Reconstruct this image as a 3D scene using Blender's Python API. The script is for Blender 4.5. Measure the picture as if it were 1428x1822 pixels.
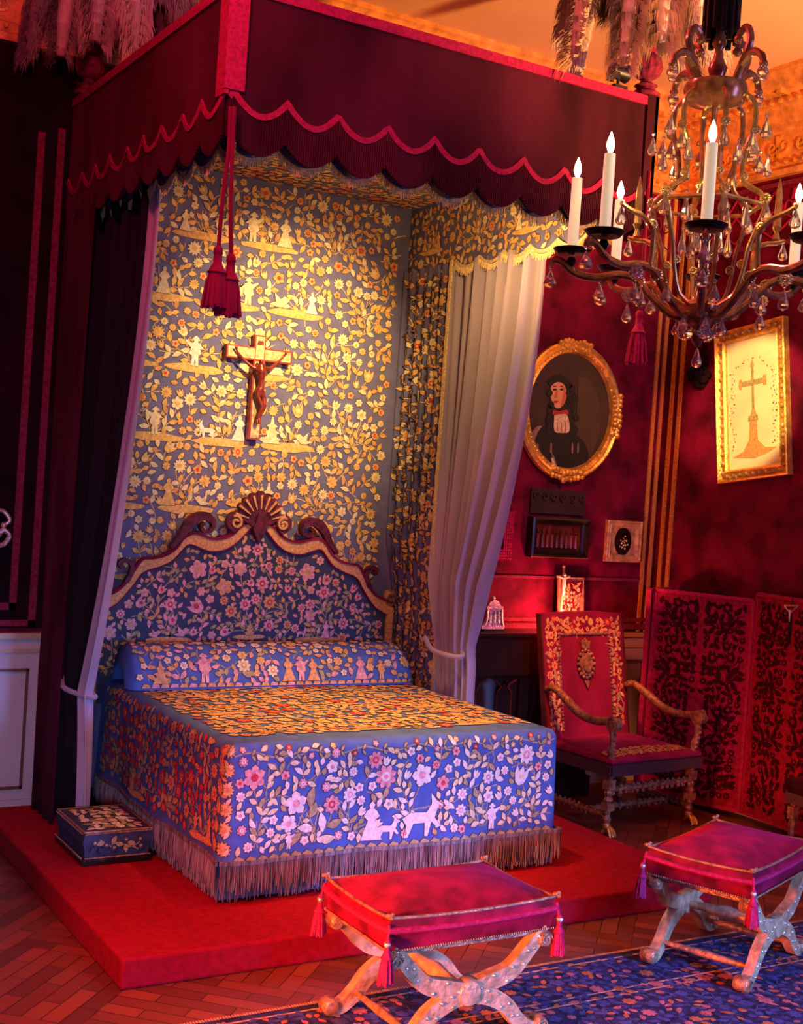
import bpy, math, random
import numpy as np
from mathutils import Vector, Matrix
PI = math.pi
sin, cos = math.sin, math.cos
for o in list(bpy.data.objects): bpy.data.objects.remove(o)
SC = bpy.context.scene
COL = SC.collection

# ------------------------------------------------------------------ camera
CAM = np.array([-2.36555, -7.15539, 2.04578])
YAW, PITCH, ROLL, FPX = -0.541, -0.0195, 0.068, 2273.17
_r0 = np.array([cos(YAW), sin(YAW), 0]); _f0 = np.array([-sin(YAW), cos(YAW), 0]); _z = np.array([0, 0, 1.])
FW = _f0*cos(PITCH)+_z*sin(PITCH); _u0 = -_f0*sin(PITCH)+_z*cos(PITCH)
RT = _r0*cos(ROLL)+_u0*sin(ROLL); UP = -_r0*sin(ROLL)+_u0*cos(ROLL)
cd = bpy.data.cameras.new('camera'); cam = bpy.data.objects.new('camera', cd); COL.objects.link(cam)
cd.sensor_fit = 'VERTICAL'; cd.sensor_height = 24; cd.lens = FPX/1822*24; cd.clip_start = .05
cam.matrix_world = Matrix(((RT[0], UP[0], -FW[0], CAM[0]), (RT[1], UP[1], -FW[1], CAM[1]), (RT[2], UP[2], -FW[2], CAM[2]), (0, 0, 0, 1)))
SC.camera = cam

def at(px, py, x=None, y=None, z=None):
    """point of a known plane of the room seen at a place in the photograph"""
    d = FW+RT*(px-714)/FPX-UP*(py-911)/FPX
    k, v = (0, x) if x is not None else (1, y) if y is not None else (2, z)
    return CAM+d*(v-CAM[k])/d[k]

# ------------------------------------------------------------------ world, lights, exposure
W = bpy.data.worlds.new('world'); SC.world = W; W.use_nodes = True
W.node_tree.nodes['Background'].inputs[0].default_value = (.09, .018, .11, 1)
W.node_tree.nodes['Background'].inputs[1].default_value = .24
SC.view_settings.view_transform = 'Standard'; SC.view_settings.look = 'None'
SC.view_settings.gamma = 1; SC.view_settings.use_curve_mapping = False
SC.view_settings.exposure = 0.0

def lamp(kind, name, loc, target, energy, color, size=.1, size_y=None, angle=60, blend=.5, spread=None):
    l = bpy.data.lights.new(name, kind); l.energy = energy; l.color = color
    if kind == 'AREA':
        l.size = size
        if spread: l.spread = math.radians(spread)
        if size_y: l.shape = 'RECTANGLE'; l.size_y = size_y
    else: l.shadow_soft_size = size
    if kind == 'SPOT': l.spot_size = math.radians(angle); l.spot_blend = blend
    o = bpy.data.objects.new(name, l); COL.objects.link(o); o.location = loc
    if target is not None:
        o.rotation_euler = (Vector(target)-Vector(loc)).to_track_quat('-Z', 'Y').to_euler()
    return o
lamp('AREA', 'window_daylight', (2.6, -8.6, 1.5), (1.2, -2.9, -.5), 58, (.15, .32, 1), 1.2, 1.4, spread=40)
lamp('AREA', 'left_window_daylight', (-2.6, -8.0, 1.6), (-1.0, 0, .5), 12, (.40, .5, 1), .6, 1.0, spread=50)
lamp('AREA', 'broad_violet_fill', (3.2, -9.4, 2.6), (.5, 0, 2), 110, (.34, .30, 1), 1.5, 2.0)  # weak broad fill, added for violet tones in the upper shadows
lamp('SPOT', 'tester_spotlight', (.95, -1.85, 3.62), (1.02, 0, 2.72), 430, (1, .62, .24), .05, angle=58, blend=1)
lamp('POINT', 'tester_lamp', (1.40, -1.62, 3.28), None, 27, (1, .56, .20), .06)
lamp('SPOT', 'bed_spotlight', (.7, -1.95, 3.6), (.95, -1.45, .85), 560, (1, .50, .13), .05, angle=50, blend=1)
lamp('SPOT', 'left_floor_fill', (-2.3, -3.6, 2.4), (-.2, -2.4, .1), 620, (1, .10, .05), .15, angle=44, blend=1)  # extra spot, added to redden the floor and dais at left
lamp('AREA', 'left_side_lamp', (-3.0, -4.2, .9), (.05, -3.35, .2), 26, (1, .17, .04), .3, spread=38)
lamp('POINT', 'left_valance_fill', (-1.4, -3.3, 4.3), None, 130, (1, .08, .16), .1)  # added point light that brightens the left valance near its corner
lamp('SPOT', 'picture_light', (2.4, -2.2, 3.6), (4.15, -.84, 2.78), 400, (1, .62, .22), .04, angle=23, blend=.35)
lamp('SPOT', 'wall_glow_light', (3.1, -1.9, 2.9), (4.15, -.28, 2.6), 75, (1, .10, .10), .05, angle=24, blend=1)
lamp('POINT', 'console_lamp', (3.12, -.30, 1.24), None, 24, (1, .16, .10), .03)
lamp('SPOT', 'armchair_spotlight', (1.95, -2.3, 4.0), (3.02, -.6, 1.15), 900, (1, .24, .07), .05, angle=20, blend=.9)
lamp('SPOT', 'portrait_fill', (2.5, -2.7, 3.9), (3.38, 0, 2.42), 170, (1, .50, .20), .05, angle=30, blend=.8)  # spot added to brighten the oval portrait and small gold frame
lamp('SPOT', 'ceiling_uplight', (3.0, -4.3, 3.15), (2.7, -2.4, 4.95), 950, (1, .40, .11), .06, angle=98, blend=.5)

# ------------------------------------------------------------------ materials
def mat(name, col, rough=.6, metal=0., var=.0, vscale=8., bump=0., bscale=60., sheen=0., sheencol=None, emit=None, estr=0., trans=0., ior=1.5, stretch=None, col2=None, spec=None):
    m = bpy.data.materials.new(name); m.use_nodes = True
    nt = m.node_tree; b = nt.nodes['Principled BSDF']
    b.inputs['Base Color'].default_value = (*col, 1); b.inputs['Roughness'].default_value = rough
    b.inputs['Metallic'].default_value = metal; b.inputs['IOR'].default_value = ior
    if spec is not None: b.inputs['Specular IOR Level'].default_value = spec
    if trans: b.inputs['Transmission Weight'].default_value = trans
    if sheen:
        b.inputs['Sheen Weight'].default_value = sheen; b.inputs['Sheen Roughness'].default_value = .4
        b.inputs['Sheen Tint'].default_value = (*(sheencol or col), 1)
    if emit: b.inputs['Emission Color'].default_value = (*emit, 1); b.inputs['Emission Strength'].default_value = estr
    tc = nt.nodes.new('ShaderNodeTexCoord'); mp = nt.nodes.new('ShaderNodeMapping'); nt.links.new(tc.outputs['Object'], mp.inputs[0])
    if stretch: mp.inputs['Scale'].default_value = stretch
    if var or col2:
        n = nt.nodes.new('ShaderNodeTexNoise'); n.inputs['Scale'].default_value = vscale; n.inputs['Detail'].default_value = 5
        nt.links.new(mp.outputs[0], n.inputs[0])
        r = nt.nodes.new('ShaderNodeValToRGB'); nt.links.new(n.outputs[0], r.inputs[0])
        a = tuple(c*(1-var) for c in col); c2 = col2 or tuple(min(1, c*(1+var)) for c in col)
        r.color_ramp.elements[0].position = .35; r.color_ramp.elements[0].color = (*a, 1)
        r.color_ramp.elements[1].position = .65; r.color_ramp.elements[1].color = (*c2, 1)
        nt.links.new(r.outputs[0], b.inputs['Base Color'])
    if bump:
        n = nt.nodes.new('ShaderNodeTexNoise'); n.inputs['Scale'].default_value = bscale; n.inputs['Detail'].default_value = 4
        nt.links.new(mp.outputs[0], n.inputs[0])
        bp = nt.nodes.new('ShaderNodeBump'); bp.inputs['Strength'].default_value = bump; bp.inputs['Distance'].default_value = .01
        nt.links.new(n.outputs[0], bp.inputs['Height']); nt.links.new(bp.outputs[0], b.inputs['Normal'])
    return m
M = {}
M['velvet'] = mat('crimson_velvet', (.20, .008, .045), .8, var=.45, vscale=3.5, sheen=.5, sheencol=(.7, .05, .2), bump=.3, bscale=120, stretch=(1, 1, .35), spec=.12)
M['velvet_dark'] = mat('old_crimson_velvet', (.050, .006, .018), .85, var=.65, vscale=2.2, sheen=.25, sheencol=(.5, .03, .12), bump=.3, bscale=90, stretch=(1, 1, .4), spec=.12)
M['velvet_black'] = mat('blackish_aubergine_velvet', (.012, .003, .008), .9, var=.4, vscale=4, spec=.12)  # velvet with a near-black tone of its own
M['wallred'] = mat('crimson_damask_wall', (.12, .0015, .026), .75, var=.5, vscale=5, sheen=.2, sheencol=(.6, .03, .1), bump=.4, bscale=50, spec=.12)
M['braid_red'] = mat('rose_red_braid', (.42, .015, .09), .6, var=.25, vscale=60, bump=.5, bscale=250, spec=.12)
M['braid_dark'] = mat('dull_red_braid', (.20, .02, .06), .7, var=.3, vscale=50, bump=.5, bscale=200, spec=.12)
M['braid_gold'] = mat('gold_braid', (.70, .34, .07), .45, .3, var=.3, vscale=90, bump=.6, bscale=300)
M['stool_velvet'] = mat('ruby_silk_velvet', (.22, .003, .026), .6, var=.6, vscale=9, sheen=.6, sheencol=(.9, .04, .16), bump=.3, bscale=150, spec=.12)
M['carpet'] = mat('scarlet_carpet', (.30, .004, .016), .95, var=.15, vscale=30, bump=.4, bscale=300, spec=.12)
M['cloth'] = mat('slate_blue_wool_cloth', (.085, .145, .41), .9, var=.12, vscale=14, bump=.2, bscale=300, spec=.12)
M['cloth_hang'] = mat('warm_lit_slate_cloth', (.15, .15, .29), .9, var=.12, vscale=14, bump=.2, bscale=300, spec=.12)  # same textile as the bed cloth, with warm light put into its colour
M['cloth_dark'] = mat('deep_slate_wool_cloth', (.055, .065, .12), .9, var=.15, vscale=14, bump=.2, bscale=300, spec=.12)
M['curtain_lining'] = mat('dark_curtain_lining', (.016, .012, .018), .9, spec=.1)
M['curtain'] = mat('grey_blue_silk_curtain', (.44, .37, .47), .6, var=.12, vscale=5, sheen=.3, sheencol=(.8, .8, 1), stretch=(1, 1, .2), bump=.15, bscale=200)
M['e_gold'] = mat('golden_applique', (.80, .50, .16), .7, var=.25, vscale=60, bump=.6, bscale=200)
M['e_cream'] = mat('cream_applique', (.86, .72, .42), .7, var=.2, vscale=60, bump=.6, bscale=200)
M['e_orange'] = mat('apricot_applique', (.74, .38, .14), .7, var=.25, vscale=60, bump=.6, bscale=200)
M['e_red'] = mat('scarlet_silk_petal', (.62, .04, .04), .7, var=.3, vscale=60, bump=.5, bscale=200)
M['e_pink'] = mat('pink_silk_petal', (.80, .36, .36), .7, var=.3, vscale=50, bump=.6, bscale=200)
M['e_olive'] = mat('faded_olive_stitching', (.45, .36, .17), .7, var=.25, vscale=60, bump=.6, bscale=200)
M['e_white'] = mat('ivory_silk_applique', (.88, .82, .70), .7, var=.15, vscale=60, bump=.6, bscale=200)
M['e_edge'] = mat('brown_outline_stitching', (.09, .05, .04), .9)
M['fringe'] = mat('grey_gold_fringe', (.20, .165, .16), .7, var=.65, vscale=60, stretch=(1, 1, .1))
M['fringe_gold'] = mat('golden_fringe', (.80, .62, .30), .6, var=.3, vscale=80)
M['gold'] = mat('gilt_wood', (.85, .48, .12), .35, .65, var=.3, vscale=20, bump=.4, bscale=60)
M['gold_paint'] = mat('gilt_painted_plaster', (.78, .36, .10), .5, .15, var=.3, vscale=12, bump=.4, bscale=40)
M['gilt_pale'] = mat('pale_worn_gilding', (.58, .36, .19), .35, .25, var=.35, vscale=25, bump=.4, bscale=60)
M['gilt_brown'] = mat('brown_worn_gilt_carving', (.40, .22, .12), .3, .35, var=.45, vscale=40, bump=.6, bscale=90)
M['darkwood'] = mat('black_lacquered_wood', (.012, .008, .008), .3, var=.4, vscale=6)
M['mahog'] = mat('polished_mahogany', (.10, .02, .012), .3, var=.4, vscale=6, stretch=(6, 1, 1))
M['ceiling'] = mat('cream_plaster', (.82, .56, .36), .9, var=.05, vscale=2, spec=.12)
M['dado'] = mat('pale_grey_painted_panelling', (.50, .47, .46), .55, var=.08, vscale=3)
M['dado_line'] = mat('dull_gold_moulding', (.55, .42, .24), .4, .3)
M['dado_brown'] = mat('brown_painted_moulding', (.14, .06, .04), .4)
M['glass'] = mat('cut_crystal', (1, .95, .88), .03, trans=.9, ior=1.55)
M['bronze'] = mat('smoky_bronze_glass_arm', (.40, .17, .07), .2, .35, var=.4, vscale=40)
M['amber'] = mat('gold_backed_glass_rod', (.95, .55, .18), .15, .75, var=.25, vscale=50)
M['iron'] = mat('dark_bronze_drip_pan', (.03, .022, .022), .35, .6)
M['candle'] = mat('ivory_wax_sleeve', (.90, .80, .62), .45, emit=(1, .74, .42), estr=.5)  # sleeve is no light source; faint glow added to brighten it
M['bulb'] = mat('glowing_flame_bulb', (1, .8, .5), .3, emit=(1, .66, .28), estr=120)
M['black'] = mat('matt_black_metal', (.01, .01, .012), .4)
M['feather'] = mat('ostrich_feather', (.62, .48, .42), .9, var=.25, vscale=6, sheen=.5, sheencol=(1, .8, .7))
M['feather_dark'] = mat('dark_ostrich_feather', (.36, .26, .27), .9, var=.3, vscale=6)  # darker feathers, mixed in at random
M['canvas_cream'] = mat('ivory_silk_ground', (.92, .80, .52), .7, var=.08, vscale=5)
M['silver'] = mat('tarnished_silver', (.75, .66, .58), .3, .8, var=.35, vscale=60, bump=.6, bscale=90)
M['corpus'] = mat('dark_red_boxwood', (.22, .03, .02), .25, .15, var=.4, vscale=40)
M['crosswood'] = mat('red_brown_cross_wood', (.35, .03, .012), .4)
M['tortoise'] = mat('mottled_gold_inlay', (.80, .52, .20), .35, .2, var=.5, vscale=40)
M['paint_dark'] = mat('varnished_dark_ground', (.035, .014, .012), .45, var=.3, vscale=5)
M['crestwood'] = mat('dark_maroon_covered_carving', (.11, .012, .022), .5, var=.5, vscale=30, bump=.5, bscale=60, spec=.3)
M['paint_brown'] = mat('varnished_umber_ground', (.055, .028, .018), .45, var=.25, vscale=4)
M['paint_hair'] = mat('painted_black_hair', (.006, .003, .003), .5)
M['paint_flesh'] = mat('painted_flesh', (.62, .28, .15), .5)
M['paint_blush'] = mat('painted_blush', (.48, .12, .07), .5)
M['paint_lace'] = mat('painted_lace', (.60, .45, .33), .5, var=.25, vscale=60)
M['paint_red'] = mat('painted_red_bow', (.35, .02, .02), .5)
M['paint_steel'] = mat('painted_steel_highlight', (.22, .13, .10), .5, var=.4, vscale=30)
M['rug_navy'] = mat('navy_wool_pile', (.03, .03, .09), .95, var=.5, vscale=25, bump=.5, bscale=200, spec=.12)
M['rug_blue'] = mat('blue_wool_pile', (.06, .07, .22), .95, var=.3, vscale=40, spec=.12)
M['rug_rose'] = mat('rose_wool_pile', (.42, .14, .15), .95, var=.3, vscale=40, spec=.12)
M['rug_rust'] = mat('rust_wool_pile', (.40, .14, .06), .95, var=.3, vscale=40, spec=.12)
M['rug_sand'] = mat('sand_wool_pile', (.50, .34, .22), .95, var=.3, vscale=40, spec=.12)
M['plush_dark'] = mat('wine_cut_velvet_ground', (.30, .008, .05), .8, var=.3, vscale=30, sheen=.3, sheencol=(.6, .04, .15), spec=.12)
M['plush_deep'] = mat('wine_cut_velvet_pile', (.045, .004, .014), .9, spec=.1)
M['leather'] = mat('dark_fringed_leather', (.06, .025, .03), .5, var=.4, vscale=40, stretch=(8, 8, .4))

def parquet():
    m = bpy.data.materials.new('red_brown_parquet'); m.use_nodes = True; nt = m.node_tree; b = nt.nodes['Principled BSDF']
    tc = nt.nodes.new('ShaderNodeTexCoord')
    ck = nt.nodes.new('ShaderNodeTexChecker'); ck.inputs['Scale'].default_value = 1.6
    mp = nt.nodes.new('ShaderNodeMapping'); mp.inputs['Rotation'].default_value = (0, 0, PI/4)
    nt.links.new(tc.outputs['Object'], mp.inputs[0]); nt.links.new(mp.outputs[0], ck.inputs[0])
    outs = []
    for ang in (PI/4, -PI/4):
        m2 = nt.nodes.new('ShaderNodeMapping'); m2.inputs['Rotation'].default_value = (0, 0, ang); nt.links.new(tc.outputs['Object'], m2.inputs[0])
        br = nt.nodes.new('ShaderNodeTexBrick'); br.inputs['Scale'].default_value = 3.2; br.inputs['Mortar Size'].default_value = .008
        br.inputs['Brick Width'].default_value = 1.0; br.inputs['Row Height'].default_value = .25; br.inputs['Bias'].default_value = 0
        br.inputs['Color1'].default_value = (.24, .055, .025, 1); br.inputs['Color2'].default_value = (.10, .022, .012, 1); br.inputs['Mortar'].default_value = (.02, .005, .004, 1)
        nt.links.new(m2.outputs[0], br.inputs[0]); outs.append(br)
    mx = nt.nodes.new('ShaderNodeMix'); mx.data_type = 'RGBA'
    nt.links.new(ck.outputs[1], mx.inputs[0]); nt.links.new(outs[0].outputs[0], mx.inputs[6]); nt.links.new(outs[1].outputs[0], mx.inputs[7])
    nt.links.new(mx.outputs[2], b.inputs['Base Color'])
    n = nt.nodes.new('ShaderNodeTexNoise'); n.inputs['Scale'].default_value = 3
    r = nt.nodes.new('ShaderNodeMapRange'); r.inputs[3].default_value = .3; r.inputs[4].default_value = .6
    nt.links.new(tc.outputs['Object'], n.inputs[0]); nt.links.new(n.outputs[0], r.inputs[0]); nt.links.new(r.outputs[0], b.inputs['Roughness'])
    return m
M['parquet'] = parquet()

# ------------------------------------------------------------------ mesh builder
class MB:
    def __init__(s): s.v = []; s.f = []; s.m = []
    def add(s, vs, fs, mi=0):
        n = len(s.v); s.v.extend([tuple(float(c) for c in p) for p in vs])
        for f in fs: s.f.append(tuple(i+n for i in f)); s.m.append(mi)
    def box(s, x0, x1, y0, y1, z0, z1, mi=0):
        s.add([(x, y, z) for x in (x0, x1) for y in (y0, y1) for z in (z0, z1)],
              [(0, 1, 3, 2), (4, 6, 7, 5), (0, 4, 5, 1), (2, 3, 7, 6), (0, 2, 6, 4), (1, 5, 7, 3)], mi)
    def tube(s, pts, r, n=8, mi=0, flat=1., up=None, cap=True):
        P = [Vector(p) for p in pts]; k = len(P)
        R = [r]*k if isinstance(r, (int, float)) else list(r)
        ref = Vector(up) if up else None; vs = []; prev = None
        for i, p in enumerate(P):
            t = (P[min(i+1, k-1)]-P[max(i-1, 0)])
            if t.length < 1e-9: t = Vector((0, 0, 1))
            t.normalize()
            if ref is not None: a = ref-t*ref.dot(t)
            elif prev is not None: a = prev-t*prev.dot(t)
            else: a = t.orthogonal()
            if a.length < 1e-6: a = t.orthogonal()
            a.normalize(); prev = a; b = t.cross(a)
            for j in range(n):
                th = 2*PI*(j+.5)/n
                vs.append(p+a*cos(th)*R[i]*flat+b*sin(th)*R[i])
        fs = [(i*n+j, i*n+(j+1) % n, (i+1)*n+(j+1) % n, (i+1)*n+j) for i in range(k-1) for j in range(n)]
        if cap: fs += [tuple(range(n-1, -1, -1)), tuple(range((k-1)*n, k*n))]
        s.add(vs, fs, mi)
    def lathe(s, prof, c=(0, 0, 0), n=16, mi=0, axis='z', sx=1, sy=1, rib=0, ribn=8):
        vs = []; k = len(prof)
        for r, h in prof:
            for j in range(n):
                th = 2*PI*j/n; q = r*(1+rib*cos(ribn*th))
                a, b = q*cos(th)*sx, q*sin(th)*sy
                p = (a, b, h) if axis == 'z' else (a, h, b) if axis == 'y' else (h, a, b)
                vs.append((p[0]+c[0], p[1]+c[1], p[2]+c[2]))
        fs = [(i*n+j, i*n+(j+1) % n, (i+1)*n+(j+1) % n, (i+1)*n+j) for i in range(k-1) for j in range(n)]
        fs += [tuple(range(n-1, -1, -1)), tuple(range((k-1)*n, k*n))]
        s.add(vs, fs, mi)
    def ball(s, c, r, mi=0, n=8, sz=1., sx=1., sy=1.):
        k = max(4, n//2+1)
        s.lathe([(max(1e-4, r*sin(PI*i/k)), -r*sz*cos(PI*i/k)) for i in range(k+1)], c, n, mi, sx=sx, sy=sy)
    def grid(s, fn, nu, nv, mi=0):
        vs = [fn(i/nu, j/nv) for j in range(nv+1) for i in range(nu+1)]
        w = nu+1
        s.add(vs, [(j*w+i, j*w+i+1, (j+1)*w+i+1, (j+1)*w+i) for j in range(nv) for i in range(nu)], mi)
    def prism(s, poly, fn, t0, t1, mi=0):
        """poly in (u,v); fn(u,v,t) -> point; solid between t0 and t1"""
        n = len(poly); vs = [fn(u, v, t0) for u, v in poly]+[fn(u, v, t1) for u, v in poly]
        s.add(vs, [tuple(range(n)), tuple(range(2*n-1, n-1, -1))]+[(i, (i+1) % n, n+(i+1) % n, n+i) for i in range(n)], mi)
    def ribbon(s, pts, w, fn, t0, t1, mi=0, closed=False):
        """flat band of width w following pts in (u,v), solid"""
        k = len(pts); L = []
        for i, p in enumerate(pts):
            a = pts[(i-1) % k] if closed or i > 0 else p; b = pts[(i+1) % k] if closed or i < k-1 else p
            dx, dy = b[0]-a[0], b[1]-a[1]; l = math.hypot(dx, dy) or 1
            ww = w[i] if isinstance(w, (list, tuple)) else w
            L.append(((p[0]-dy/l*ww/2, p[1]+dx/l*ww/2), (p[0]+dy/l*ww/2, p[1]-dx/l*ww/2)))
        vs = []
        for a, b in L: vs += [fn(*a, t0), fn(*b, t0), fn(*b, t1), fn(*a, t1)]
        fs = []
        for i in range(k if closed else k-1):
            a, b = i*4, ((i+1) % k)*4
            for q in range(4): fs.append((a+q, a+(q+1) % 4, b+(q+1) % 4, b+q))
        if not closed: fs += [(3, 2, 1, 0), (k*4-4, k*4-3, k*4-2, k*4-1)]
        s.add(vs, fs, mi)

ORG = {}
def tagp(o, label, cat, group=None, kind=None):
    if label: o['label'] = label
    if cat: o['category'] = cat
    if group: o['group'] = group
    if kind: o['kind'] = kind
    return o
def thing(name, label, cat, loc=(0, 0, 0), group=None):
    o = bpy.data.objects.new(name, None); COL.objects.link(o); o.location = loc; o.empty_display_size = .1
    ORG[o.name] = tuple(loc); return tagp(o, label, cat, group)
def build(name, mb, mats, parent=None, smooth=True, bevel=0, sub=0, label=None, origin=None, ang=40, norm=True):
    me = bpy.data.meshes.new(name)
    og = ORG.get(parent.name, (0, 0, 0)) if parent else (origin or (0, 0, 0))
    me.from_pydata([(a-og[0], b-og[1], c-og[2]) for a, b, c in mb.v], [], mb.f)
    if not isinstance(mats, (list, tuple)): mats = [mats]
    for x in mats: me.materials.append(M[x])
    me.polygons.foreach_set('material_index', mb.m)
    if norm:
        import bmesh
        bm = bmesh.new(); bm.from_mesh(me); bmesh.ops.recalc_face_normals(bm, faces=bm.faces); bm.to_mesh(me); bm.free()
    if smooth:
        me.polygons.foreach_set('use_smooth', [True]*len(me.polygons)); me.set_sharp_from_angle(angle=math.radians(ang))
    me.update()
    o = bpy.data.objects.new(name, me); COL.objects.link(o)
    if parent is not None:
        o.parent = parent; ORG[o.name] = og
    else: o.location = og
    if bevel:
        b = o.modifiers.new('bevel', 'BEVEL'); b.width = bevel; b.segments = 2; b.limit_method = 'ANGLE'
    if sub: x = o.modifiers.new('sub', 'SUBSURF'); x.levels = sub; x.render_levels = sub
    if label: o['label'] = label
    return o
def struct(name, mb, mats, **k):
    o = build(name, mb, mats, None, **k); o['kind'] = 'structure'; return o
def copy_tree(o, parent=None):
    c = o.copy(); COL.objects.link(c)
    if parent is not None: c.parent = parent
    for ch in list(o.children): copy_tree(ch, c)
    return c
def curve(pts, n=8):
    """Catmull-Rom through pts"""
    P = [np.array(p, float) for p in pts]; P = [2*P[0]-P[1]]+P+[2*P[-1]-P[-2]]; out = []
    for i in range(1, len(P)-2):
        for j in range(n):
            t = j/n; a, b, c, d = P[i-1:i+3]
            out.append(tuple(.5*(2*b+(c-a)*t+(2*a-5*b+4*c-d)*t*t+(3*b-a-3*c+d)*t**3)))
    out.append(tuple(P[-2])); return out
def spiral(cx, cy, r0, r1, a0, turns, n=24):
    return [(cx+(r0+(r1-r0)*i/n)*cos(a0+turns*2*PI*i/n), cy+(r0+(r1-r0)*i/n)*sin(a0+turns*2*PI*i/n)) for i in range(n+1)]

# ------------------------------------------------------------------ embroidery
PERSON = [(-.13, 0), (-.11, .32), (-.2, .42), (-.17, .58), (-.34, .62), (-.36, .56), (-.14, .78), (-.07, .79), (-.06, .84), (-.16, .86), (-.11, .93), (0, 1.02), (.11, .93), (.16, .86), (.06, .84), (.07, .79), (.15, .76), (.36, .86), (.38, .80), (.17, .60), (.22, .40), (.12, .32), (.13, 0), (.03, 0), (.0, .26), (-.03, 0)]
LADY = [(-.28, 0), (-.10, .5), (-.22, .62), (-.12, .76), (-.05, .80), (-.08, .90), (0, .98), (.08, .90), (.05, .80), (.13, .75), (.22, .60), (.10, .5), (.30, 0)]
PAGODA = [(-.36, 0), (-.28, .12), (-.4, .16), (-.2, .26), (-.2, .36), (-.34, .4), (-.14, .5), (-.14, .6), (-.24, .64), (-.08, .74), (-.03, 1), (.03, 1), (.08, .74), (.24, .64), (.14, .6), (.14, .5), (.34, .4), (.2, .36), (.2, .26), (.4, .16), (.28, .12), (.36, 0)]
DEER = [(-.45, 0), (-.40, .25), (-.5, .4), (-.3, .52), (.1, .50), (.22, .68), (.20, .9), (.34, .74), (.5, .64), (.36, .58), (.3, .38), (.44, .2), (.36, .16), (.22, .3), (.14, 0), (.06, 0), (.06, .28), (-.22, .28), (-.36, 0)]
BIRD = [(-.5, .2), (-.2, .3), (-.3, .7), (0, .45), (.2, .6), (.4, .5), (.5, .55), (.36, .35), (.1, .1), (-.2, .1)]
FIGS = [PERSON, LADY, PAGODA, DEER, PERSON, BIRD, LADY]
class Emb:
    """appliqué motifs over a (u,v) cloth; materials 1.. = palette"""
    def __init__(s, u0, u1, v0, v1, seed, mask=None, res=.006, margin=.012):
        s.u0, s.v0, s.u1, s.v1 = u0, v0, u1, v1; s.res = res; s.rnd = random.Random(seed); s.sh = []
        s.nu = int((u1-u0)/res)+1; s.nv = int((v1-v0)/res)+1
        s.occ = np.zeros((s.nv, s.nu), bool)
        m = int(margin/res)+1; s.occ[:m] = 1; s.occ[-m:] = 1; s.occ[:, :m] = 1; s.occ[:, -m:] = 1
        if mask:
            for j in range(s.nv):
                for i in range(s.nu):
                    if not mask(u0+i*res, v0+j*res): s.occ[j, i] = 1
    def win(s, u, v, r):
        i, j, k = int((u-s.u0)/s.res), int((v-s.v0)/s.res), int(r/s.res+.5)
        return i, j, k
    def free(s, u, v, r):
        i, j, k = s.win(u, v, r)
        if i-k < 0 or j-k < 0 or i+k >= s.nu or j+k >= s.nv: return False
        return not s.occ[j-k:j+k+1, i-k:i+k+1].any()
    def mark(s, u, v, r):
        i, j, k = s.win(u, v, r)
        s.occ[max(0, j-k):max(0, j+k+1), max(0, i-k):max(0, i+k+1)] = 1
    def poly(s, pts, mi, c=None, layer=1, edge=True): s.sh.append((pts, mi, c, layer, edge))
    def leaf(s, u, v, a, L, w, mi, chk=True):
        cu, cv = u+cos(a)*L/2, v+sin(a)*L/2
        if chk and not (s.free(cu, cv, L*.22)): return False
        if chk: s.mark(cu, cv, L*.28)
        b = s.rnd.uniform(-.25, .25); P = []
        for t, q in ((0, .0), (.2, .6), (.45, 1), (.7, .75), (1, 0), (.7, -.75), (.45, -1), (.2, -.6)):
            x, y = t*L, q*w/2+b*L*t*(1-t)*1.6
            P.append((u+x*cos(a)-y*sin(a), v+x*sin(a)+y*cos(a)))
        s.poly(P, mi, (cu-b*L*.35*sin(a), cv+b*L*.35*cos(a))); return True
    def flower(s, u, v, r, kind, mi, mc, chk=True):
        if chk and not s.free(u, v, r*.72): return False
        if chk: s.mark(u, v, r*.85)
        a0 = s.rnd.uniform(0, 6.28)
        if kind == 3:   # tulip
            a0 = s.rnd.uniform(.6, 2.5)
            pts = [(-.5, -.7), (-.8, .1), (-.75, .9), (-.35, .35), (0, 1), (.35, .35), (.75, .9), (.8, .1), (.5, -.7), (0, -.95)]
            P = [(u+r*(x*sin(a0)+y*cos(a0)), v+r*(-x*cos(a0)+y*sin(a0))) for x, y in pts]
            s.poly(P, mi, (u, v)); s.poly([(u+.35*r*cos(t), v+.35*r*sin(t)) for t in (0, 1.3, 2.6, 3.9, 5.2)], mc, None, 2, False); return True
        n = {0: 6, 1: 8, 2: 11, 4: 5}[kind]; P = []
        for i in range(n):
            for d, q in ((-.36, .82), (0, 1.0), (.36, .82), (.5, .62)) if kind != 2 else ((0, 1), (.5, .66)):
                t = a0+2*PI*(i+d)/n; P.append((u+r*q*cos(t), v+r*q*sin(t)))
        s.poly(P, mi, (u, v)); q = .42 if kind == 1 else .34
        s.poly([(u+q*r*cos(t*PI/4), v+q*r*sin(t*PI/4)) for t in range(8)], mc, None, 2, False)
        if kind == 1 and r > .02:
            s.poly([(u+q*.5*r*cos(t*PI/3), v+q*.5*r*sin(t*PI/3)) for t in range(6)], mi, None, 3, False)
        return True
    def stem(s, P, w, mi):
        for a, b in zip(P[:-1], P[1:]):
            dx, dy = b[0]-a[0], b[1]-a[1]; l = math.hypot(dx, dy) or 1; nx, ny = -dy/l*w/2, dx/l*w/2
            s.poly([(a[0]+nx, a[1]+ny), (a[0]-nx, a[1]-ny), (b[0]-nx, b[1]-ny), (b[0]+nx, b[1]+ny)], mi, None, 0, False)
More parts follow.
